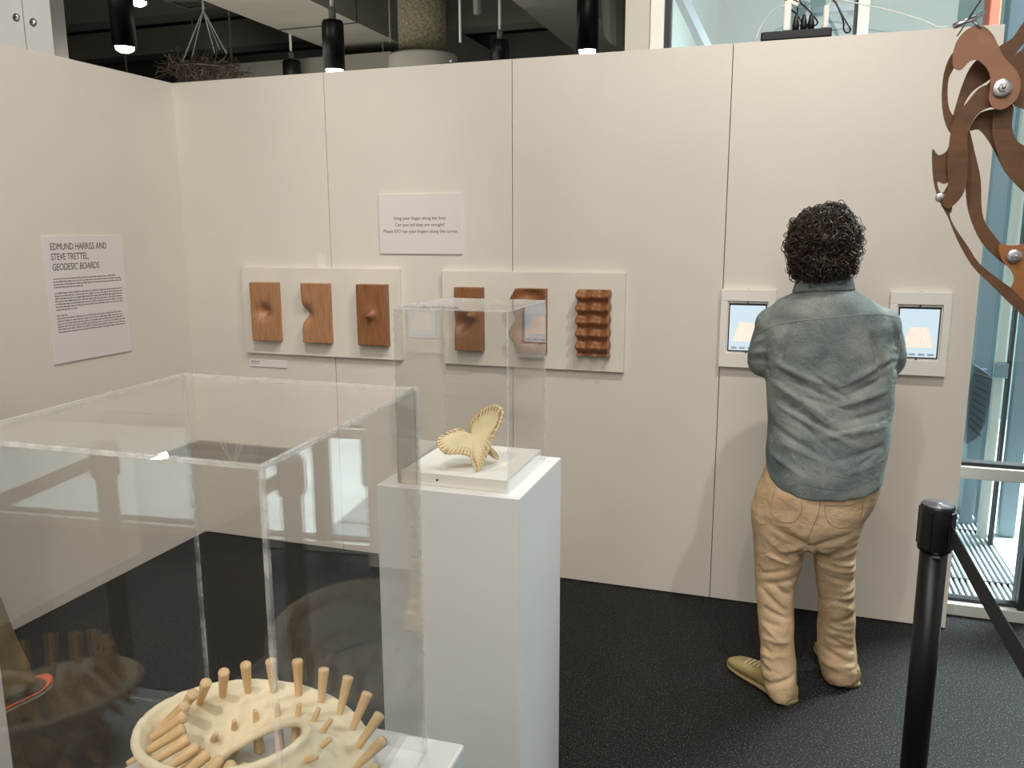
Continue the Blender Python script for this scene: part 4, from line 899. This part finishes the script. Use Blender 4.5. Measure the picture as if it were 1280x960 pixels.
# shoes
def shoe(parent, heel, toe, up_m, sole_m, lace_m, w_=.048, stripe=None):
    d_ = Vector(toe)-Vector(heel); d_.z = 0; L_ = d_.length; d_.normalize(); sd = Vector((d_.y, -d_.x, 0)); heel = Vector((heel[0], heel[1], 0))
    prof = [(0.0, .5, .045), (.03, .74, .075), (.10, .80, .085), (.22, .80, .092), (.34, .80, .088), (.45, .86, .078), (.58, .97, .064), (.72, 1.04, .054), (.84, .98, .046), (.93, .78, .038), (1.0, .38, .026)]
    def ring_(f_, wf, h0, h1, n=22, grow=1.0):
        o_ = []
        for k in range(n):
            t_ = 2*PI*k/n; cx_, sz = math.cos(t_), math.sin(t_)
            o_.append(heel+d_*(f_*L_)+sd*(w_*wf*grow*math.copysign(abs(cx_)**.75, cx_)+.006*math.sin(f_*3.1))+Vector((0, 0, h0+(h1-h0)*(.5+.5*math.copysign(abs(sz)**.8, sz)))))
        return o_
    bm = B(); rings(bm, [ring_(f_, wf, .012, h_) for f_, wf, h_ in prof]); me_ = remesh(bm, .004, 5, 'shoe')
    s = link('shoe', me_, up_m, None, True); hang(s, parent)
    bm = B(); rings(bm, [ring_(f_, wf, .0008, .020, grow=1.06) for f_, wf, h_ in prof]); hang(obj('sole', bm, sole_m, None, True), s)
    if lace_m:
        for k in range(4):
            f_ = .48+.07*k; zc_ = .080-.0075*k; bm = B(); p_ = heel+d_*(f_*L_)
            tube(bm, [p_-sd*.026+Vector((0, 0, zc_-.006)), p_-sd*.012+Vector((0, 0, zc_+.004)), p_+sd*.014+Vector((0, 0, zc_+.004))+d_*.008, p_+sd*.028+Vector((0, 0, zc_-.006))+d_*.01], .0022, 6); hang(obj('lace', bm, lace_m, None, True), s)
    if stripe:
        bm = B(); rings(bm, [ring_(f_, wf, .021, .030+.012*(f_ > .8), grow=1.05) for f_, wf, h_ in prof]); hang(obj('trim_band', bm, stripe, None, True), s)
    return s
shoe(man, (3.175, -.815, 0), (2.945, -.575, 0), MT['shoe'], MT['sole'], MT['lace'], .05)
shoe(man, (3.385, -.625, 0), (3.29, -.325, 0), MT['shoe'], MT['sole'], MT['lace'], .05)
# hair: cap and curls
bm = B()
hl, hr = at(982, 310, 1, YB).x, at(1076, 310, 1, YB).x
hcen = Vector(((hl+hr)/2, YB+.0, at(1030, 306, 1, YB).z)); hw = (hr-hl)/2
ball(bm, hcen+Vector((0, -.01, .01)), .1, (hw/.1*.93, 1.15, 1.22)); ball(bm, hcen+Vector((0, -.025, -.05)), .1, (hw/.1*.86, .95, .8)); ball(bm, hcen+Vector((.01, -.01, .07)), .1, (.85, .9, .62))
me = remesh(bm, .007, 4, 'hair')
def hairfn(c): return np.array([.012*noise.noise(Vector(p)*22)+.006*noise.noise(Vector(p)*55) for p in c])
deform(me, hairfn)
# keep the face clear: push hair verts in front of the brow back
n_ = len(me.vertices); cc_ = np.empty(n_*3); me.vertices.foreach_get('co', cc_); cc_ = cc_.reshape(-1, 3)
fr = (cc_[:, 1] > hc.y+.05) & (cc_[:, 2] < hc.z+.055); cc_[:, 1] = np.where(fr, hc.y+.05+(cc_[:, 1]-hc.y-.05)*.1, cc_[:, 1])
me.vertices.foreach_set('co', cc_.ravel()); me.update()
hair = part('hair', me, MT['hair'])
bm = B(); rng = random.Random(11)
vs = [v for v in me.vertices if not (v.co.y > hc.y+.045 and v.co.z < hc.z+.06)]
for k in range(2600):
    v = rng.choice(vs); n0 = v.normal.copy(); p0 = v.co-n0*.006
    tdir = n0.cross(Vector((rng.uniform(-1, 1), rng.uniform(-1, 1), rng.uniform(-1, 1)))).normalized(); t2 = n0.cross(tdir)
    R_ = rng.uniform(.004, .011); turns = rng.uniform(.8, 1.9); ph = rng.uniform(0, 6.28); adv = rng.uniform(.004, .02); pts = []
    N_ = 12
    big = 1.0 if rng.random() < .9 else 1.7
    for q in range(N_):
        f_ = q/(N_-1); a_ = ph+turns*2*PI*f_
        pts.append(p0+n0*(R_*big*(1-math.cos(a_-ph))*.9+.003)+tdir*(R_*big*math.sin(a_-ph))+t2*adv*(f_-.5)*2+Vector((0, 0, -.008*f_)))
    tube(bm, pts, [.0008+.0009*math.sin(PI*q/(N_-1)) for q in range(N_)], 3)
o = hang(obj('curls', bm, plain('curl_brown', (.040, .025, .017), .4, var=.3, vscale=60), None, True), hair); o['kind'] = 'stuff'

# second visitor at the left, of whom the photo shows a trouser leg and a sneaker
rot = Matrix.Rotation(-.30, 4, 'Z'); src = Vector((3.345, -.555, 0)); dst = Vector((.50, -1.66, 0))
SH = Matrix(((1, 0, -.03, 0), (0, 1, -.15, 0), (0, 0, 1, 0), (0, 0, 0, 1)))
T2 = Matrix.Translation(dst) @ SH @ rot @ Matrix.Translation(-src)
p2 = thing('person', 'visitor at the left edge showing only an olive trouser leg and brown sneaker', 'person', T2 @ Vector((3.2, -.55, 0)))
def clone(o, m, parent, dz=0):
    me_ = o.data.copy(); me_.transform(Matrix.Translation((0, -.02 if dz else 0, dz)) @ T2); me_.materials.clear(); me_.materials.append(m)
    c_ = bpy.data.objects.new(o.name.split('.')[0], me_); COL.objects.link(c_); c_.parent = parent; c_.matrix_parent_inverse = Matrix.Translation(p2.location).inverted(); return c_
clone(body, MT['skin'], p2); clone(tr_, MT['olive'], p2, .045); clone(sh_, MT['rust'], p2); clone(hair, MT['hair'], p2)
save_loc = man.location.copy()
h2 = T2 @ Vector((3.37, -.63, 0)); shoe(p2, (.478, -1.815, 0), (.50, -1.53, 0), MT['brownshoe'], MT['greysole'], MT['orange'], .052, MT['orange'])
h3 = T2 @ Vector((3.15, -.78, 0)); t3 = T2 @ Vector((2.97, -.56, 0)); shoe(p2, h3, t3, MT['brownshoe'], MT['greysole'], MT['orange'], .05, MT['orange'])
bpy.context.view_layer.update()
